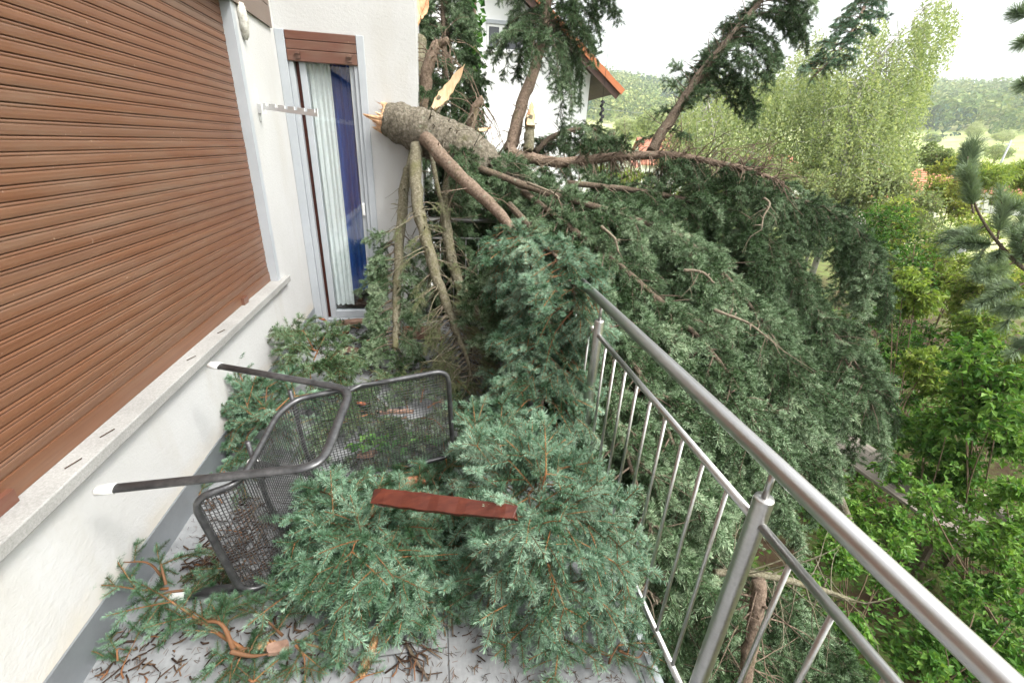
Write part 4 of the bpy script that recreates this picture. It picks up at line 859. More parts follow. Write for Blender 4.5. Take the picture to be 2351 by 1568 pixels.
shard(1018, 925, .10, .08, .045, 1.5, .3, 'pale tile shard seen through the top corner of the chair back', 'terrold')
shard(905, 948, .09, .2, .03, .1, .1, 'thin brown wood coloured tile strip behind the wire backrest', 'terrold')
shard(985, 1005, .10, .06, .05, .6, .5, 'red tile shard behind the wire backrest beside the green leaves', 'terracotta')
shard(1072, 1335, .06, .14, .09, 1.5, .3, 'brown tile piece between the heap and the pale bough', 'terrold', .4)
shard(1060, 1118, .2, .11, .07, .6, .4, 'rolled brown tile end at the plank beside the pale bough', 'terrold', 2.5)
shard(945, 1108, .16, .12, .05, .2, .2, 'flat red tile splinter behind the left half of the plank', 'terracotta')
shard(1160, 770, .03, .1, .05, .4, .3, 'red tile shard by the corner post of the railing', 'terracotta')
shard(640, 1490, .03, .07, .035, .2, .2, 'rust brown tile chip under the front sprays', 'terrold', .3)
shard(840, 1045, .10, .09, .05, .4, .2, 'pale wood coloured chip under the lower edge of the chair back', 'terrold', .3)
# hollow interlocking tile standing on edge
mb = MB(); a0 = atz(926, 782, .02); a1 = atz(1012, 778, .02); d_ = nrm(a1-a0); L_ = np.linalg.norm(a1-a0); f_ = nrm(np.cross(d_, UP)); V = []
for i in range(9):
    t_ = i/8
    for yy, zz in ((.0, .0), (-.015, .015), (-.005, .055), (.03, .092), (.045, .096), (.045, .080), (.015, .05), (.012, .02)): V.append(a0+d_*L_*t_ - f_*yy + UP*(zz*(1+.05*math.sin(i*2.3))))
Q = [[8*i+j, 8*i+8+j, 8*i+8+(j+1) % 8, 8*i+(j+1) % 8] for i in range(8) for j in range(8)]
mb.add(V, Q); T_ = mb.build('roof_tile_shard', M['terrold']); tag(T_, 'hollow grooved roof tile half standing on its edge beside the mossy limb', 'tile shard', 'broken roof tile shards')
mb = MB(); rim_ = [a0+d_*L_*t_-f_*.040+UP*(.0985+.004*math.sin(t_*15)) for t_ in np.linspace(0, 1, 12)]; mb.tube(rim_, .006, 6, jit=.3, rng=g); mb.build('broken_edge', M['terracotta'], T_)

def cone(x, y, z, L, d, label):
    P = atz(x, y, z); d = nrm(d); a = nrm(np.cross(d, UP+.01)); b = np.cross(d, a); mb = MB()
    n = 110
    for k in range(n):
        t_ = (k+.5)/n; az = k*2.39996; r_ = L*.17*math.sin(min(1, t_*1.6+.12)*1.57)*(1-max(0, t_-.55)*1.3); o = math.cos(az)*a+math.sin(az)*b
        p = P+d*L*t_+o*r_*.65; tip = p+o*r_*.55+d*L*.11; s_ = np.cross(d, o)*L*.055
        mb.add([p-s_*.8, p+s_*.8, tip+s_*.7, tip+d*L*.02, tip-s_*.7], [[0, 1, 2, 4]], [[2, 3, 4]], tint=g.random())
    mb.tube([P, P+d*L*.5, P+d*L*.96], [L*.09, L*.11, L*.02], 8)
    o = mb.build('spruce_cone', M['cone']); tag(o, label, 'cone', 'spruce cones on the balcony')
cone(440, 1425, .03, .085, (.9, -.2, .2), 'brown spruce cone behind the orange stemmed branch')
cone(868, 1450, .06, .11, (-.35, -.8, -.4), 'long pale spruce cone hanging at the front of the heap')
cone(668, 1290, .07, .08, (.6, -.5, -.1), 'short spruce cone in the heap beside the front of the seat')
cone(655, 1480, .03, .09, (-.95, .1, .0), 'reddish spruce cone under the front sprays')
cone(640, 1335, .03, .08, (.9, .3, .05), 'spruce cone at the end of the lower chair leg')

# litter of bark and twigs
mb = MB(); g = np.random.default_rng(91)
def litter(poly, n, ln=(.015, .07), z=.004, r=(.0012, .0034)):
    poly = np.asarray(poly, float); c = 0
    from_ = poly.min(0), poly.max(0)
    while c < n:
        x, y = g.uniform(from_[0], from_[1]); ins = False; k = len(poly)
        for i in range(k):
            x1, y1 = poly[i]; x2, y2 = poly[(i+1) % k]
            if (y1 > y) != (y2 > y) and x < (x2-x1)*(y-y1)/(y2-y1)+x1: ins = not ins
        if not ins: continue
        c += 1; p = atz(x, y, z); a = g.random()*6.28; l = g.uniform(*ln)*(1 if g.random() > .12 else 1.9); d = np.array([math.cos(a), math.sin(a), 0]); r_ = g.uniform(*r); e = np.cross(d, UP)*l*g.normal()*.16
        p = p+UP*r_+UP*g.random()*.006
        mb.tube([p-d*l/2, p+e+UP*g.random()*.006, p+d*l/2+UP*g.random()*.01], [r_, r_*1.15, r_*.7], 5, tint=min(1, g.random()**1.5), jit=.25, rng=g)
litter([(560, 1130), (640, 1180), (640, 1340), (440, 1345), (420, 1300), (520, 1220)], 330)
litter([(560, 1100), (450, 1150), (400, 1330), (430, 1360), (560, 1340)], 90, (.01, .05))
litter([(720, 740), (1000, 735), (1160, 760), (1180, 850), (850, 870), (690, 790)], 620, (.02, .08))
litter([(930, 1440), (1000, 1450), (990, 1560), (900, 1568)], 18, (.03, .09))
litter([(260, 1430), (420, 1420), (420, 1568), (210, 1568)], 50, (.01, .05))
litter([(420, 1400), (700, 1380), (760, 1568), (400, 1568)], 80, (.015, .05))
litter([(1040, 1400), (1420, 1500), (1430, 1560), (1050, 1568)], 46, (.005, .035), r=(.0008, .002))
litter([(1150, 740), (1190, 760), (1240, 860), (1150, 850)], 120, (.03, .1))
litter([(600, 1060), (1080, 1040), (1090, 1380), (640, 1330)], 110, (.02, .07))
tag(mb.build('twig_litter', M['litter']), kind='stuff')
g = np.random.default_rng(92); mb = MB()      # fine needles shaken loose
for poly, n in ((((420, 1120), (640, 1120), (640, 1350), (300, 1380)), 300), (((230, 1430), (1000, 1430), (1000, 1568), (200, 1568)), 420), (((1000, 1420), (1430, 1500), (1440, 1568), (1000, 1568)), 240), (((720, 740), (1160, 745), (1180, 850), (690, 850)), 300)):
    p0 = np.asarray(poly, float)
    for _ in range(n):
        u, v = g.random(2); q = (p0[0]*(1-u)+p0[1]*u)*(1-v)+(p0[3]*(1-u)+p0[2]*u)*v; p = atz(q[0], q[1], .003); a = g.random()*6.28; d = np.array([math.cos(a), math.sin(a), 0])*.009; s_ = np.array([-d[1], d[0], 0])*.07
        mb.add([p-d-s_, p+d-s_, p+d+s_, p-d+s_], [[0, 1, 2, 3]], tint=g.random())
tag(mb.build('needle_litter', M['litter']), kind='stuff')
# dry sill litter
mb = MB()
for y in (1.35, 1.9, 2.2, 1.2): mb.tube([(-1.07, y, .594), (-1.06, y+.02, .596), (-1.055, y+.045, .594)], .0016, 5, tint=.4)
tag(mb.build('sill_litter', M['litter']), kind='stuff')
# single twigs worth picking up
for i, (x0, y0, x1, y1, r_, lab) in enumerate(((610, 1190, 575, 1290, .005, 'long brown twig on the tiles left of the chair seat'), (560, 1215, 600, 1150, .0045, 'dark twig lying under the long chair leg'), (460, 1262, 500, 1255, .005, 'short thick bark twig on the bare tiles near the wall flashing'), (930, 1470, 985, 1560, .0045, 'forked brown twig hanging in front of the heap'), (1035, 1330, 1040, 1460, .004, 'straight dark twig between the heap and the pale bough'), (1085, 1495, 1105, 1482, .004, 'short curved twig on the front tiles beside the joint'))):
    a, b = atz(x0, y0, .012), atz(x1, y1, .012); P = spline([np.append(a, r_), np.append((a+b)/2+g.normal(0, .008, 3)*[1, 1, .4], r_*1.1), np.append(b, r_*.6)], 12)
    mb = MB(); mb.tube(P[:, :3], P[:, 3], 7, jit=.2, rng=g); bare(mb, g, P[:, :3], 30, (.02, .06), .3, .0022, 0, 1, down=.0)
    tag(mb.build('broken_twig', M['darkbark']), lab, 'twig', 'broken twigs on the tiles')

# leafy sprig of ivy behind the chair back
def leafquad(mb, p, d, nrmv, l, wd, tnt, fold=.25):
    d = nrm(d); s = np.cross(nrmv, d); s = s/(np.linalg.norm(s, axis=-1, keepdims=True)+1e-9); n_ = np.cross(d, s)
    mid = p+d*(l*.45)[:, None]; a = mid+s*(wd*.5)[:, None]+n_*(wd*fold)[:, None]; b = mid-s*(wd*.5)[:, None]+n_*(wd*fold)[:, None]; tip = p+d*l[:, None]-n_*(l*.12)[:, None]
    k = len(p); V = np.stack([p, a, tip, b], 1).reshape(-1, 3); Q = np.arange(4*k).reshape(-1, 4); mb.add(V, Q, tint=np.repeat(tnt, 4))
root = empty('ivy_sprig', 'fresh green leafy sprig lying behind the wire backrest', 'leafy sprig')
mb = MB(); n = 46; p = np.array([atz(x, y, .12+.05*g.random()) for x, y in zip(g.uniform(815, 1005, n), g.uniform(995, 1035, n))]); d = g.normal(size=(n, 3)); d[:, 2] *= .3
leafquad(mb, p, d, nrm(UP+g.normal(0, .35, (n, 3))), g.uniform(.045, .07, n), g.uniform(.035, .05, n), g.random(n)); mb.build('foliage', M['ivy'], root)
mb = MB(); mb.tube(spline([np.append(atz(815, 1010, .1), .003), np.append(atz(900, 1020, .13), .003), np.append(atz(1005, 1025, .1), .002)], 10)[:, :3], .0025, 6); mb.build('stem', M['stem'], root)

# ================================================================== garden, valley and hills
def sstep(a, b, x): t = np.clip((x-a)/(b-a), 0, 1); return t*t*(3-2*t)
def hills(r, az):
    base = -3.3 + 0*r
    base = base - .6*sstep(8, 40, r)
    v = base + 25*sstep(110, 420, r)**1.2
    ridge = 66 + 8*np.sin(az*5.1+.6) + 6*np.sin(az*11.3) - 10*sstep(rad(47), rad(62), az)
    return v + ridge*sstep(300, 780, r + 40*np.sin(az*7))
mb = MB(); nr, na = 90, 150
R1 = np.concatenate([np.linspace(0.5, 12, 16), np.geomspace(13, 1600, nr-16)]); A1 = np.linspace(rad(-100), rad(150), na)
rg, ag = np.meshgrid(R1, A1, indexing='ij'); g = np.random.default_rng(12)
hz = hills(rg, ag) + g.normal(0, .04, rg.shape)*(rg > 2)
V = np.stack([rg*np.sin(ag), rg*np.cos(ag), hz], -1).reshape(-1, 3)
i, j = np.meshgrid(np.arange(nr-1), np.arange(na-1), indexing='ij'); b_ = (i*na+j).ravel(); mb.add(V, np.stack([b_, b_+na, b_+na+1, b_+1], 1), smooth=True)
gmt, t, b = mat('garden_ground', (.1,.12,.04), .95, spec=.1)
v = coords(t); n1 = noise(t, v, 1.4, 8, .7); n2 = noise(t, v, .05, 5, .6); n3 = noise(t, v, 18, 6, .7)
c = mixc(t, ramp(t, n1, [(.46,(0,0,0)),(.66,(1,1,1))]), (.055,.036,.022), mixc(t, n3, (.06,.12,.025), (.16,.22,.06)))
geo = t.nodes.new('ShaderNodeNewGeometry'); ln_ = N(t, 'ShaderNodeVectorMath', operation='LENGTH'); t.links.new(geo.outputs['Position'], ln_.inputs[0])
far = ramp(t, mathn(t, 'DIVIDE', ln_.outputs['Value'], 200), [(.10,(0,0,0)),(.25,(1,1,1))])
c = mixc(t, far, c, ramp(t, n2, [(.35,(.20,.26,.08)),(.5,(.32,.36,.14)),(.65,(.42,.42,.22))])); t.links.new(c, b.inputs['Base Color']); bump(t, b, n3, .6, .03)
tag(mb.build('ground', gmt), kind='structure')

# short growth on the garden floor
g = np.random.default_rng(13); mb = MB(); n = 70000
th = g.uniform(rad(5), rad(88), n); r_ = 1.5+g.random(n)**.7*14; p = np.stack([r_*np.sin(th), r_*np.cos(th), np.zeros(n)], 1); p[:, 2] = hills(r_, th)+g.random(n)**2*.45
ok = (noise_ := np.sin(p[:, 0]*1.3)+np.sin(p[:, 1]*1.7+p[:, 0])+g.normal(0, .7, n)) > -.35; p = p[ok]; n = len(p)
d = g.normal(size=(n, 3)); d[:, 2] = np.abs(d[:, 2])*.7; leafquad(mb, p, d, nrm(UP+g.normal(0, .5, (n, 3))), g.uniform(.05, .11, n), g.uniform(.03, .06, n), np.clip(g.normal(.55, .25, n), 0, 1))
tag(mb.build('ground_cover', M['leafdark']), kind='stuff')

def plant(name, label, cat, base, blobs, nleaf, ls, m='leafdark', tm=.5, group=None, stemr=.012, stems=True, seed=0, hang=0., tw=14, bm='stem', wide=.55, up=.8, openness=.0):
    """shrub: stems from base to each leafy mass; leaves grow along twigs inside it"""
    q = np.random.default_rng(seed+500); root = empty(name, label, cat, group); mb = MB(); sm = MB(); base = np.asarray(base, float)
    tot = sum(bl[1]**2*bl[2] if False else bl[1]**2 for bl in blobs)
    for c, rd, *ex in blobs:
        c = np.asarray(c, float); sq = ex[0] if ex else .8
        if stems and q.random() < .45:
            P = spline([np.append(base+q.normal(0, .08, 3)*[1, 1, 0], stemr), np.append((base*.45+c*.55)+q.normal(0, .12, 3)*rd, stemr*.8), np.append(c+q.normal(0, .2, 3)*rd, stemr*.5)], 12); sm.tube(P[:, :3], P[:, 3], 6, cap=False, jit=.1, rng=q)
        k = max(30, int(nleaf*rd**2/tot)); nt = max(4, k//tw)
        for _ in range(nt):
            dr = nrm(q.normal(size=3)); dr[2] *= sq; e = c+dr*rd*(q.random()**.38)*np.array([1, 1, sq]); s = c+(e-c)*q.uniform(.15, .45)+q.normal(0, .06, 3)*rd
            mid = (s+e)/2+UP*rd*.08; TP = [s, mid, e-UP*hang*rd*.3]
            if stems: sm.tube(TP, [stemr*.32, stemr*.22, stemr*.10], 4, cap=False)
            u = q.random(tw)**.7; pp = (np.asarray(s)*((1-u)**2)[:, None]+2*np.asarray(mid)*(u*(1-u))[:, None]+np.asarray(TP[2])*(u*u)[:, None])
            dd = nrm(e-s)*.5+q.normal(0, .75, (tw, 3)); dd[:, 2] -= .25+hang
            l = ls*q.uniform(.35, 1.35, tw); leafquad(mb, pp, dd, nrm(UP*up+q.normal(0, .45, (tw, 3))), l, l*wide*q.uniform(.8, 1.2, tw), np.clip(q.normal(tm, .21)+q.normal(0, .13, tw), 0, 1))
    if stems: sm.build('stems', M[bm], root)
    mb.build('foliage', M[m], root); return root
def B(x, y, dep, rp, sq=.8): return (at(x, y, dep), rp*dep/FPX, sq)
def gz(p, z=None): r_ = math.hypot(p[0], p[1]); return np.array([p[0], p[1], float(hills(np.array(r_), np.array(math.atan2(p[0], p[1])))) if z is None else z])

S = 'garden shrubs below the balcony'
def EB(q_, *els):
    """blobs scattered through ellipses (x, y, rx, ry, depth, count, blob radius) given in picture units"""
    q = np.random.default_rng(q_+60); out = []
    for x, y, rx, ry, dep, k, rp in els:
        for _ in range(k):
            a = q.random()*6.283; r_ = q.random()**.5; out.append(B(x+math.cos(a)*rx*r_, y+math.sin(a)*ry*r_, dep*q.uniform(.93, 1.08), rp*q.uniform(.7, 1.25), .85))
    return out
def shrub(label, base, els, n, ls, m, tm, seed, stemr=.010, cat='shrub', name='shrub', group=S, tw=9, **kw): return plant(name, label, cat, gz(at(*base)), EB(seed, *els), n, ls, m, tm, group, stemr, seed=seed, tw=tw, **kw)
shrub('yellow green elder shrub with dark crooked stems beyond the fallen spruce', (2150, 800, 8.5), [(2130, 560, 110, 110, 9, 12, 55), (2220, 620, 90, 110, 8.8, 9, 50)], 16000, .075, 'leafyel', .42, 1, .018)
shrub('light green berry shrub tucked against the outer edge of the spruce', (2110, 900, 6.6), [(2100, 760, 60, 130, 6.6, 10, 45)], 6500, .075, 'leafyel', .25, 2)
shrub('dark green broad leaved shrub at the right edge above the table', (2330, 1150, 5.2), [(2290, 880, 80, 150, 5.2, 13, 58)], 7000, .085, 'leafdark', .62, 3, .010)
shrub('bright green loose shrub between spruce edge and garden table', (2120, 1250, 5.6), [(2120, 1010, 80, 120, 5.6, 12, 48), (2200, 1100, 70, 70, 5.4, 6, 45)], 7500, .075, 'leafdark', .6, 4, .008)
shrub('pale leaved shrub growing up beside the handrail near the nearest post', (2000, 1400, 4.4), [(2000, 1230, 90, 110, 4.4, 12, 45)], 5200, .062, 'leafdark', .72, 5, .007)
shrub('low sprawling shrub under the handrail at the bottom right corner', (2200, 1560, 4.4), [(2270, 1450, 110, 110, 4.5, 12, 45), (2130, 1500, 80, 80, 4.4, 6, 40)], 5200, .068, 'leafdark', .52, 6, .007)
shrub('small leafy shrub seen between the mid rail and handrail', (1830, 1420, 3.8), [(1880, 1400, 120, 130, 3.8, 13, 40)], 3600, .055, 'leafdark', .55, 7, .006)
shrub('tall yellow leaved shrub at the right edge under the pine', (2330, 900, 7.5), [(2300, 660, 75, 110, 7.6, 10, 55)], 7500, .075, 'leafyel', .5, 8, .012)
shrub('pale shrub with long bare stems in front of the garden table', (2330, 1420, 4.9), [(2290, 1230, 90, 120, 4.7, 13, 45), (2160, 1180, 60, 60, 4.7, 6, 40)], 5200, .07, 'leafdark', .78, 15, .010)
shrub('dark green thicket behind the outer spruce boughs', (2050, 900, 8), [(2020, 640, 110, 140, 8.5, 14, 60), (2010, 920, 110, 170, 7.5, 12, 60), (2100, 790, 80, 70, 8, 8, 55)], 17000, .075, 'leafdark', .35, 16, .012)
shrub('lush light green thicket across the lawn at the right', (2300, 1000, 7.2), [(2230, 820, 130, 110, 7.2, 13, 55)], 9500, .08, 'leafyel', .16, 17, .010)
G2 = 'garden bushes farther down'
shrub('rounded grey green bush below the right hill', (2120, 480, 17), [(2118, 375, 50, 45, 17, 10, 32)], 9000, .10, 'birch', .2, 9, .02, 'bush', 'bush', G2)
shrub('yellow flowering bush between the grey green bush and the pine', (2190, 520, 14), [(2200, 420, 55, 70, 14, 9, 38)], 8000, .09, 'leafyel', .72, 10, .016, 'bush', 'bush', G2)
shrub('pale green bush below the leaning birch', (1990, 520, 15), [(1960, 430, 120, 60, 15, 14, 45)], 11000, .09, 'birch', .5, 11, .016, 'bush', 'bush', G2)
shrub('pale green bush at the foot of the slender birch', (1740, 480, 15.5), [(1760, 420, 110, 50, 15.5, 12, 45)], 9500, .09, 'birch', .6, 18, .016, 'bush', 'bush', G2)
shrub('light green bush seen through the gap under the bare limb', (1450, 470, 13), [(1450, 450, 120, 60, 13, 12, 48)], 8000, .09, 'leafyel', .35, 12, .016, 'bush', 'bush', G2)
shrub('olive bush in front of the hidden white house and its orange roof', (2050, 560, 12), [(2060, 500, 90, 50, 12, 10, 45)], 8000, .085, 'birch', .35, 19, .014, 'bush', 'bush', G2)
shrub('dark green bush below the balcony beyond the far railing', (1080, 760, 7), [(1090, 690, 110, 90, 7, 12, 60)], 9000, .07, 'leafdark', .2, 13, .012, 'bush', 'bush', G2)
shrub('bright green grassy clump beside the pine at the right edge', (2330, 520, 13), [(2310, 425, 60, 55, 13, 10, 36)], 12000, .16, 'leafyel', .36, 14, .008, 'reeds', 'reed_clump', None, 10, wide=.16, up=.2)

# ivy climbing the corner behind the trunk
root = empty('ivy_plant', 'glossy green ivy climbing behind the spruce beside the house corner', 'ivy'); q = np.random.default_rng(33); mb = MB(); n = 900
cx_ = np.array([at(x, y, 5.0+q.normal(0, .12)) for x, y in zip(q.normal(1088, 14, n)-np.clip(q.random(n)*20, 0, 20), q.uniform(-120, 330, n))]); d = q.normal(size=(n, 3)); d[:, 2] -= .6
leafquad(mb, cx_, d, nrm(q.normal(0, .6, (n, 3))+np.array([.2, -.8, .4])), q.uniform(.05, .09, n), q.uniform(.045, .075, n), np.clip(q.normal(.55, .25, n), 0, 1)); mb.build('foliage', M['ivy'], root)
mb = MB(); mb.tube([gz(at(1085, 500, 5.1)), at(1080, 330, 5.1), at(1085, 150, 5.1), at(1085, -120, 5.1)], [.06, .055, .05, .04], 8); mb.build('trunk', M['darkbark'], root)

# birches
def birch(label, trunk, crown, n, seed, r0=.10, lean=.25, tm=.5):
    q = np.random.default_rng(seed+900); root = empty('birch_tree', label, 'birch', 'birches behind the fallen spruce')
    P = spline(px(*[(a, b, d, r0*(1-.85*i/(len(trunk)-1))) for i, (a, b, d) in enumerate(trunk)]), 24); b0 = gz(P[0, :3]); P = np.concatenate([[np.append(b0, r0*1.15)], P]); sm = MB(); sm.tube(P[:, :3], P[:, 3], 9, jit=.06, rng=q); mb = MB(); bm_ = MB(); dep = trunk[0][2]
    tot = sum(c[2]*c[3] for c in crown)
    for (x, y, rx, ry) in crown:
        for _ in range(int(n*rx*ry/tot/16)):
            a = q.random()*6.283; rr_ = q.random()**.5; p = at(x+math.cos(a)*rr_*rx, y+math.sin(a)*rr_*ry, dep+q.normal(0, .8*rx*dep/FPX))
            l = q.uniform(.5, 1.5); k = 16; u = np.linspace(.05, 1, k)
            sd_ = np.array([q.normal(lean, .25), q.normal(0, .2), 0]); pts = p+sd_*(l*u)[:, None]*.6-UP*(l*u**1.3)[:, None]
            if q.random() < .05:
                j_ = np.argmin(np.linalg.norm(P[:, :3]-p-UP*.5, axis=1)); bm_.tube([P[j_, :3], (P[j_, :3]+p)/2+UP*.3, p, pts[k//2]], [.018, .012, .007, .003], 4, cap=False)
            pts = pts+q.normal(0, .05, (k, 3)); dd = q.normal(size=(k, 3)); dd[:, 2] -= 1.; ll = q.uniform(.075, .125, k)
            leafquad(mb, pts, dd, nrm(q.normal(0, .55, (k, 3))+np.array([.2, -.35, .8])), ll, ll*.7, np.clip(q.normal(tm, .12)+q.normal(0, .15, k), 0, 1))
    sm.build('trunk', M['birchbark'], root); bm_.build('branches', M['birchbark'], root); mb.build('foliage', M['birch'], root)
birch('slender birch directly right of the rising spruce limb', ((1642, 440, 17), (1640, 330, 17), (1625, 230, 17), (1615, 150, 17)), ((1640, 220, 80, 80), (1650, 330, 110, 100), (1730, 290, 80, 110), (1700, 410, 110, 60), (1570, 320, 50, 60)), 19000, 1, tm=.5)
birch('upright birch in the middle of the birch group under the spruce tip', ((1880, 440, 18), (1888, 330, 18), (1892, 230, 18), (1880, 120, 18)), ((1830, 200, 85, 85), (1860, 300, 95, 100), (1800, 370, 90, 70), (1880, 130, 50, 65), (1930, 350, 70, 80), (1770, 230, 60, 80)), 21000, 2, tm=.52)
birch('tall wind bent birch leaning right against the white sky', ((1930, 430, 16), (1945, 300, 16), (1975, 210, 16), (2040, 110, 16), (2120, 20, 16)), ((1995, 260, 90, 90), (2060, 200, 80, 90), (2100, 120, 60, 75), (2150, 40, 50, 60), (2050, 330, 70, 80), (1950, 180, 50, 80), (2005, 60, 40, 45), (2010, 390, 90, 60), (1920, 330, 70, 90)), 27000, 3, lean=.5, tm=.55)
birch('pale thin birch half hidden between the two larger birches', ((1908, 420, 20), (1912, 320, 20), (1922, 240, 20), (1930, 190, 20)), ((1925, 260, 40, 70), (1935, 370, 60, 50)), 5000, 4, r0=.07, tm=.6)

# pine at the right edge
root = empty('pine_tree', 'long needled pine reaching in from the right edge', 'pine'); q = np.random.default_rng(66); mb = MB(); sm = MB()
tr = spline(px((2620, 900, 4.6, .07), (2450, 690, 4.6, .055), (2330, 600, 4.6, .034), (2255, 505, 4.6, .020), (2225, 420, 4.6, .014), (2222, 360, 4.6, .010)), 30); b0 = gz(tr[0, :3]); tr = np.concatenate([[np.append(b0, .10)], tr]); sm.tube(tr[:, :3], tr[:, 3]*.6, 9, jit=.08, rng=q)
def brush(a, b, n, nl=.115):
    a, b = np.asarray(a), np.asarray(b); L = np.linalg.norm(b-a); needles(mb, q, a, b-a, L, n, nl, .0055, np.clip(q.normal(.5, .12), 0, 1), -.05, .8)
for (x0, y0, x1, y1, n) in ((2222, 420, 2222, 345, 700), (2235, 490, 2225, 410, 600), (2290, 550, 2305, 470, 500), (2300, 560, 2200, 560, 600), (2260, 520, 2190, 545, 450), (2330, 600, 2351, 500, 500), (2330, 600, 2260, 640, 500), (2350, 650, 2290, 660, 450), (2360, 620, 2340, 560, 400), (2390, 690, 2320, 720, 500), (2400, 760, 2340, 800, 400), (2300, 560, 2280, 610, 400), (2370, 640, 2250, 700, 400)):
    a, b = at(x0, y0, 4.6), at(x1, y1, 4.6+q.normal(0, .12)); m_ = (a+b)/2-UP*.02; sm.tube([a, m_, b], [.010, .008, .005], 6, cap=False); brush(a*.75+b*.25, b, int(n*2.2))
    for _ in range(3):
        s_ = a*.5+b*.5+(b-a)*q.uniform(-.2, .4); e = s_+nrm((b-a)+q.normal(0, .5, 3)*np.linalg.norm(b-a))*q.uniform(.12, .25); sm.tube([s_, (s_+e)/2, e], [.006, .005, .003], 5, cap=False); brush(s_*.5+e*.5, e, 150)
sm.tube([tr[6, :3], at(2500, 300, 4.4), at(2420, 60, 4.3), at(2351, 10, 4.3)], [.05, .04, .025, .01], 8)
for (x0, y0, x1, y1) in ((2420, 60, 2330, 30), (2420, 70, 2345, 100), (2440, 200, 2350, 195), (2430, 0, 2360, -40)): brush(at(x0, y0, 4.3)*.3+at(x1, y1, 4.3)*.7, at(x1, y1, 4.3), 420); sm.tube([at(x0, y0, 4.3), at(x1, y1, 4.3)], [.012, .005], 5, cap=False)
sm.build('trunk', M['darkbark'], root); mb.build('needles', M['pine'], root)

# ------------------------------------------------------------------ neighbour's house
def house_box(): pass
nb = empty('house', 'white neighbouring house with orange verge tiles and a dark soffit', 'house')
NY = 16.0; Kx = NY/12
cxr = 3.82*Kx; ev = aty(1432, 208, NY-.55); rg_ = aty(1330, 95, NY-.55); sl_ = (rg_-ev)/(rg_[0]-ev[0]); slope = (rg_[2]-ev[2])/(rg_[0]-ev[0])   # negative x step climbs
rx = cxr-5.2; 
def roofz(x): return ev[2]+slope*(x-ev[0])
mb = MB(); wl = rx-5.2+.0
V = []
pts = [(wl, -4.5), (cxr, -4.5), (cxr, roofz(cxr)-.30), (rx, roofz(rx)-.30), (wl, roofz(rx)-.30+slope*(rx-wl)*1.0)]
pts[4] = (wl, roofz(rx)-.30+slope*(rx-wl)*-1*-1)
pts[4] = (wl, roofz(cxr)-.30)
V = [(x, NY, z) for x, z in pts]+[(x, NY+9, z) for x, z in pts]
mb.add(V, [[5, 6, 1, 0][::-1], [1, 6, 7, 2], [2, 7, 8, 3], [3, 8, 9, 4], [4, 9, 5, 0]], [[0, 1, 2], [0, 2, 4], [2, 3, 4]]); mb.build('wall', M['render'], nb)
rt = mat('orange_roof_tiles', (.45,.15,.06), .8)[0]; brn = wood('dark_brown_soffit', (.045,.022,.016), (.08,.042,.03), .6, (1.5, 30, 1.5))
d2 = nrm(np.array([ev[0]-rx, 0, ev[2]-roofz(rx)])); nn_ = np.array([-d2[2], 0, d2[0]]); A_R = np.array([rx, 0, roofz(rx)]); LR = np.linalg.norm([ev[0]-rx, ev[2]-roofz(rx)])
def slab(mb, o0, u0, u1, y0_, y1_, h0, h1, dd, nn2): 
    V = [o0+dd*u+nn2*h+np.array([0, y, 0]) for u in (u0, u1) for y in (y0_, y1_) for h in (h0, h1)]
    mb.add(V, [[0, 1, 3, 2], [4, 6, 7, 5], [0, 4, 5, 1], [2, 3, 7, 6], [0, 2, 6, 4], [1, 5, 7, 3]])
mb = MB(); slab(mb, A_R, 0, LR, NY-.55, NY+9.5, -.06, 0, d2, nn_)
d3 = d2*np.array([-1, 1, 1]); n3_ = nn_*np.array([-1, 1, 1]); slab(mb, A_R, 0.002, LR, NY-.55, NY+9.5, -.06, 0, d3, n3_); rf = mb.build('roof', rt, nb)
for dd, n2_ in ((d2, nn_), (d3, n3_)):
    mb = MB(); k = int(LR/.34)
    for i in range(k): slab(mb, A_R, i*LR/k+.004, (i+1)*LR/k+.012, NY-.60, NY-.50, -.15, .012+.012*(i % 2), dd, n2_)
    mb.build('verge_tiles', rt, rf)
    mb = MB(); slab(mb, A_R, 0.01, LR-.02, NY-.54, NY-.49, -.34, -.155, dd, n2_); mb.build('bargeboard', brn, rf)
    mb = MB()
    for i in range(int((LR)/.12)): slab(mb, A_R, i*.12+.02, i*.12+.132, NY-.485, NY+9.4, -.085-.004*(i % 2), -.065, dd, n2_)
    mb.build('soffit', brn, rf)
w0, w1 = aty(1118, 50, NY), aty(1200, 128, NY)
mb = MB(); x0, x1, z0, z1 = w0[0], w1[0], w1[2]+.06, w0[2]-.05
for a, b_ in (((x0, z0), (x1, z0+.07)), ((x0, z1-.07), (x1, z1)), ((x0, z0+.07), (x0+.06, z1-.07)), ((x1-.06, z0+.07), (x1, z1-.07)), ((x0+(x1-x0)*.33, z0+.07), (x0+(x1-x0)*.33+.10, z1-.07))): mb.box((a[0], NY-.03, a[1]), (b_[0], NY-.002, b_[1]))
wf = mb.build('window', M['white'], nb)
pg, t, b = mat('dark_window_glass', (.02,.025,.028), .04, spec=.8)
mb = MB(); mb.box((x0+.06, NY-.014, z0+.07), (x1-.06, NY-.006, z1-.07)); mb.build('pane', pg, wf)
mb = MB(); mb.box((x0-.08, NY-.10, z0-.05), (x1+.08, NY-.003, z0-.004)); mb.build('sill', M['white'], wf); mb = MB(); mb.box((x0-.02, NY-.06, z1+.004), (x1+.02, NY-.003, z1+.10)); mb.build('shutter_box', M['alu'], wf)
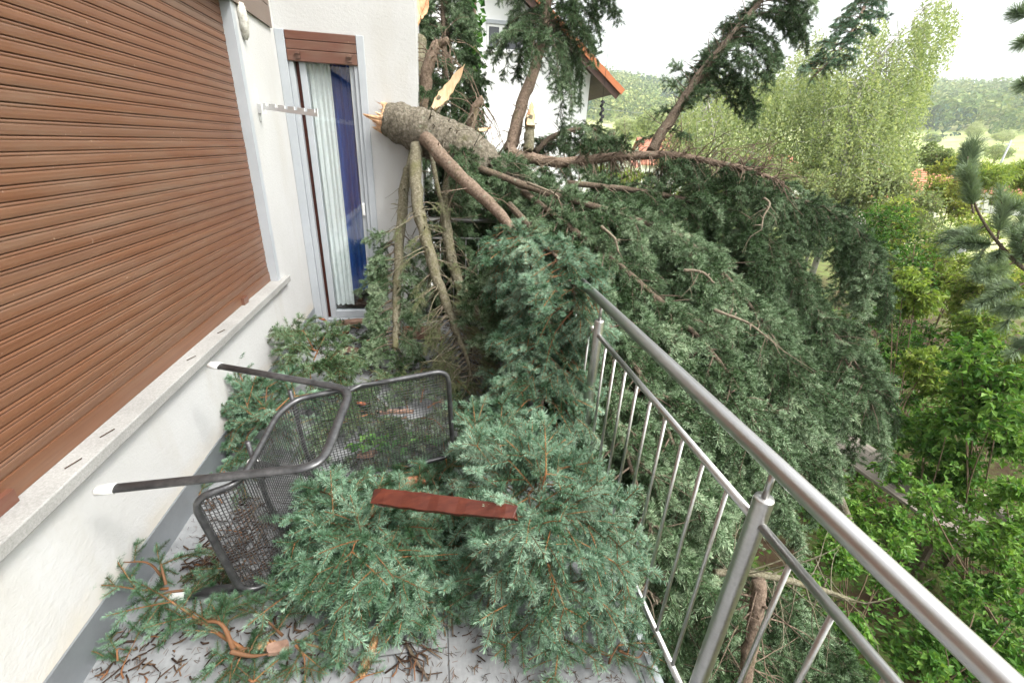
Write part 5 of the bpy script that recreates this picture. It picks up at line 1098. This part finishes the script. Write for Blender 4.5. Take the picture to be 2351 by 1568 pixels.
# dark twisted ornament hanging from the eave
mb = MB(); a, b_ = at(1383, 232, 12.6), at(1381, 282, 12.6); q = np.random.default_rng(4); P = np.array([a+(b_-a)*u+np.array([.03*math.sin(u*20), .03*math.cos(u*20), 0]) for u in np.linspace(0, 1, 24)]); mb.tube(P, [.02+.03*q.random() for _ in P], 6, jit=.4, rng=q)
mb.tube([a, np.array([a[0], a[1], roofz(a[0])-.1])], .006, 5)
tag(mb.build('hanging_ornament', M['black']), 'dark twisted ornament hanging under the neighbouring eave', 'ornament')

# village houses
def cottage(label, cxp, L, Wd, hw, hr, rot, roofc, wallm='render', seed=0, zb=None):
    root = empty('village_house', label, 'house', 'village houses in the valley'); c = np.asarray(cxp, float); g0 = gz(c); root.location = (c[0], c[1], g0[2]-.3); root.rotation_euler = (0, 0, rot)
    mb = MB(); V = []
    for x in (-L/2, L/2): V += [(x, -Wd/2, 0), (x, Wd/2, 0), (x, Wd/2, hw), (x, 0, hw+hr), (x, -Wd/2, hw)]
    mb.add(V, [[0, 4, 9, 5], [1, 6, 7, 2]], [[0, 1, 2], [0, 2, 4], [2, 3, 4], [5, 7, 6], [5, 9, 7], [7, 9, 8]]); mb.build('wall', M[wallm], root)
    rm = bpy.data.materials.get('roof_%d' % roofc) or noisy('roof_%d' % roofc, ((.34,.13,.08), (.42,.18,.10), (.25,.10,.07))[roofc], ((.46,.20,.13), (.55,.26,.15), (.34,.15,.10))[roofc], 9, .85, .1)
    mb = MB(); e = .5; k = (hr/(Wd/2))
    for s in (-1, 1):
        a = np.array([0, 0, hw+hr+.12]); b2 = np.array([0, s*(Wd/2+e), hw-e*k+.12])
        n = 14
        for i in range(n):
            p, p2 = a+(b2-a)*i/n, a+(b2-a)*((i+1)/n); off = .05*(i/n)
            mb.add([(-L/2-e, p[1], p[2]), (L/2+e, p[1], p[2]), (L/2+e, p2[1], p2[2]+.05), (-L/2-e, p2[1], p2[2]+.05), (L/2+e, p2[1], p2[2]-.1), (-L/2-e, p2[1], p2[2]-.1)], [[0, 3, 2, 1], [3, 5, 4, 2]])
    rf = mb.build('roof', rm, root); mb = MB(); mb.box((L*.15, -.35, hw+hr-.4), (L*.15+.6, .3, hw+hr+.9)); mb.build('chimney', M['terrold'], rf)
    for s in (-1, 1):
        for i in range(3):
            x = -L/2+L*(i+.5)/3; f = MB(); f.box((x-.5, s*(Wd/2+.02)-.03, hw*.42), (x+.5, s*(Wd/2+.02)+.03, hw*.42+1.2)); wf = f.build('window', M['white'], root); f = MB(); f.box((x-.42, s*(Wd/2+.055)-.01, hw*.42+.08), (x+.42, s*(Wd/2+.055)+.01, hw*.42+1.12)); f.build('pane', pg, wf)
    for s in (-1, 1):
        f = MB(); f.box((s*(L/2+.02)-.03, -.5, hw+.1), (s*(L/2+.02)+.03, .5, hw+1.2)); wf = f.build('window', M['white'], root); f = MB(); f.box((s*(L/2+.055)-.01, -.42, hw+.18), (s*(L/2+.055)+.01, .42, hw+1.12)); f.build('pane', pg, wf)
    return root
cottage('house with a long red roof behind the bare spruce limb, white gable on its right', at(1515, 345, 62), 6.0, 6.5, 4.6, 2.9, rad(-8), 0)
cottage('white walled house almost hidden below the arching spruce dome', at(1395, 345, 48), 7, 6, 4.6, 2.4, rad(62), 2)
cottage('white house behind the bushes left of the grey green bush, orange roof', at(2020, 440, 42), 9, 7, 3.2, 2.2, rad(-50), 1)
cottage('orange roofed house glimpsed through the bushes below the leaning birch', at(1950, 400, 55), 8, 7, 3.6, 2.4, rad(-20), 1)
cottage('low red roofed house at the right edge behind the pine', at(2320, 390, 60), 17, 7, 3.0, 2.3, rad(-58), 0)
cottage('pale house with a reddish roof between the first two birches', at(1760, 380, 70), 9, 7, 3.6, 2.6, rad(10), 0)

# power lines, pole
def wire(label, a, b, sag=.4, r_=.018):
    mb = MB(); P = [np.asarray(a)+(np.asarray(b)-a)*u-UP*sag*4*u*(1-u) for u in np.linspace(0, 1, 24)]; mb.tube(P, r_, 5, cap=False); tag(mb.build('power_line', M['zinc' if r_ > .012 else 'black']), label, 'power line', 'power lines over the valley')
wire('dark sagging cable running from the neighbouring house towards the village', aty(1290, 195, 15.9), at(1600, 285, 60), .6, .010)
wire('upper pale wire crossing above the red roofed house', at(1370, 318, 50), at(1700, 331, 70), .3)
wire('lower pale wire crossing the red roofed house', at(1370, 331, 50), at(1700, 345, 70), .3)
wire('pale wire crossing the dark conifers of the left hill', at(1360, 248, 90), at(1720, 272, 110), .5, .03)
wire('pale wire high over the meadow on the right', at(2060, 300, 80), at(2420, 326, 70), .4)
wire('second pale wire low over the meadow on the right', at(2060, 314, 80), at(2420, 331, 70), .4)
root = empty('utility_pole', 'grey utility pole with a crossarm in front of the low red roof', 'utility pole'); a = at(2322, 322, 55); mb = MB(); mb.tube([gz(a), a], [.14, .10], 10); mb.build('pole', M['alu'], root); mb = MB(); mb.box(a+np.array([-.7, -.06, -.55]), a+np.array([.7, .06, -.43])); mb.build('crossarm', M['alu'], root)

# trees of the valley floor
def crown_mesh(mb, q, c, rx, rz, n, ls, tm):
    dr = nrm(q.normal(size=(n, 3))); rr_ = q.random(n)**.35; lump = 1+.22*np.sin(dr[:, 0]*5+q.random()*6)*np.sin(dr[:, 1]*5+q.random()*6)+.15*np.sin(dr[:, 2]*7+q.random()*6)
    p = c+dr*(rr_*lump)[:, None]*np.array([rx, rx, rz]); nv = nrm(dr+q.normal(0, .28, (n, 3))); d = np.cross(nv, q.normal(size=(n, 3)))
    l = ls*q.uniform(.6, 1.3, n); leafquad(mb, p, d, nv, l, l*.8, np.clip(tm+q.normal(0, .14, n), 0, 1), .1)
def vtree(label, x, y, dep, rpx, hpx, tm, seed, m='birch', n=1600):
    q = np.random.default_rng(seed+1500); root = empty('leafy_tree', label, 'tree', 'trees in the valley'); c = at(x, y, dep); rx, rz = rpx*dep/FPX, hpx*dep/FPX; b0 = gz(c); mb = MB(); mb.tube([b0, (b0+c)/2, c+UP*rz*.4], [rx*.07, rx*.05, rx*.02], 7); mb.build('trunk', M['stem'], root); mb = MB(); crown_mesh(mb, q, c, rx, rz, n, rx*.13, tm)
    for _ in range(5): o = nrm(q.normal(size=3)); crown_mesh(mb, q, c+o*np.array([rx, rx, rz])*.65, rx*.5, rz*.45, n//4, rx*.12, tm+q.normal(0, .08))
    mb.build('foliage', M[m], root)
vtree('pale rounded tree beyond the wires left of the rising limb', 1500, 292, 75, 42, 38, .55, 1)
vtree('yellow green tree beside the arching spruce dome', 1440, 300, 85, 32, 26, .75, 2)
vtree('small light tree just above the red roofed house', 1565, 315, 80, 26, 24, .7, 3)
vtree('round pale tree on the meadow edge right of the birches', 2240, 300, 150, 16, 18, .8, 4)
vtree('pair crowned pale tree on the meadow below the right hill', 2310, 312, 150, 22, 12, .78, 5)
vtree('low dark tree on the meadow edge beside the leaning birch', 2140, 318, 140, 20, 10, .3, 6)
vtree('bushy green tree behind the low red roof', 2290, 350, 75, 26, 18, .5, 7)
vtree('green tree between red roofed house and slender birch', 1590, 350, 50, 30, 28, .6, 8)

# wooded hills
mb = MB(); mc = MB(); q = np.random.default_rng(50); dt = 7.2; cnt = 0
for r0 in np.arange(318, 860, dt*1.0):
    na_ = int(rad(92)*r0/dt)
    for a in rad(-8)+np.arange(na_)/na_*rad(92)+q.normal(0, .004, na_):
        rr_ = r0+q.normal(0, 2.5); h = float(hills(np.array(rr_), np.array(a)))
        if h/rr_ < .055 and q.random() < .8: continue
        c = np.array([rr_*math.sin(a), rr_*math.cos(a), h]); patch = math.sin(a*23+rr_*.012)+math.sin(rr_*.03+a*9)
        if patch < -.75 and rr_ < 640:
            n = 22; hh = q.uniform(11, 16); u = q.random(n)**.7; az = q.random(n)*6.283; p = c+np.stack([np.cos(az)*(1-u)*2.6, np.sin(az)*(1-u)*2.6, u*hh], 1); l = q.uniform(2, 3.4, n); leafquad(mc, p, np.stack([np.cos(az), np.sin(az), -.7+0*az], 1), nrm(np.stack([np.cos(az)*.5, np.sin(az)*.5, 1+0*az], 1)), l, l*.7, np.clip(q.normal(.35, .12)+q.normal(0, .1, n), 0, 1))
        else:
            tm = np.clip(q.normal(.45+.10*patch, .22), 0, 1); s_ = q.uniform(3.4, 6.8); crown_mesh(mb, q, c+UP*s_*1.3, s_, s_*q.uniform(.9, 1.3), 58, s_*.42, tm)
        cnt += 1
tag(mb.build('wooded_hillside', leaf('hill_leaf_canopy', [(0,(.06,.12,.03)),(.5,(.15,.22,.06)),(1,(.36,.38,.14))], .2, .8)), kind='stuff'); tag(mc.build('conifer_wood', leaf('hill_conifers', [(0,(.02,.055,.03)),(1,(.06,.12,.06))], .1, .8)), kind='stuff')

# garden table and log
tb_ = empty('garden_table', 'weathered grey plank table in the garden under the shrubs', 'table'); c = atz(2240, 1225, -2.45); dv = nrm(atz(2010, 1070, -2.45)-atz(2260, 1240, -2.45)); dv[2] = 0; dv = nrm(dv); sv = np.array([-dv[1], dv[0], 0]); R_ = np.stack([dv, sv, UP], 1)
for k in range(4): mb = MB(); mb.box((-.15, -.36+k*.182, -.02), (2.1, -.36+k*.182+.174, .02), R=R_, o=c); mb.build('table_board', M['oldplank'], tb_)
for xx in (.15, 1.75):
    mb = MB(); mb.box((xx, -.30, -.9), (xx+.08, -.22, -.022), R=R_, o=c); mb.build('leg', M['darkbark'], tb_); mb = MB(); mb.box((xx, .22, -.9), (xx+.08, .30, -.022), R=R_, o=c); mb.build('leg', M['darkbark'], tb_); mb = MB(); mb.box((xx+.082, -.32, -.5), (xx+.13, .32, -.4), R=R_, o=c); mb.build('brace', M['darkbark'], tb_)
lg = np.random.default_rng(2); mb = MB(); P = spline([np.append(atz(2235, 1140, -2.55), .10), np.append(atz(2280, 1170, -2.6), .11), np.append(atz(2351, 1220, -2.6), .10), np.append(atz(2420, 1270, -2.6), .1)], 20); mb.tube(P[:, :3], P[:, 3], 12, jit=.12, rng=lg); tag(mb.build('old_log', M['oldplank']), 'mossy old log lying behind the garden table', 'log')
mb = MB(); c2 = at(2207, 577, 8.2); lgv = nrm(lg.normal(size=(1, 3)))[0]; mb.tube([c2-RGT*.07-UP*.03, c2-RGT*.02, c2+RGT*.03+UP*.03, c2+RGT*.06+UP*.05], [.012, .04, .045, .015], 9, jit=.2, rng=lg); tag(mb.build('white_scrap', M['white']), 'small white scrap caught in the twigs of the yellow green shrub', 'scrap')

# thin air between here and the hills
hzm = bpy.data.materials.new('valley_haze'); hzm.use_nodes = True; t = hzm.node_tree; t.nodes.clear(); pv = t.nodes.new('ShaderNodeVolumePrincipled'); pv.inputs['Color'].default_value = (.90, .95, 1., 1); pv.inputs['Density'].default_value = .00045; pv.inputs['Anisotropy'].default_value = .3
o_ = t.nodes.new('ShaderNodeOutputMaterial'); t.links.new(pv.outputs[0], o_.inputs['Volume'])
mb = MB(); mb.box((-1750, -900, -8), (1750, 1750, 260)); hz_ = mb.build('haze', hzm); tag(hz_, kind='stuff')
SC.cycles.volume_bounces = 1
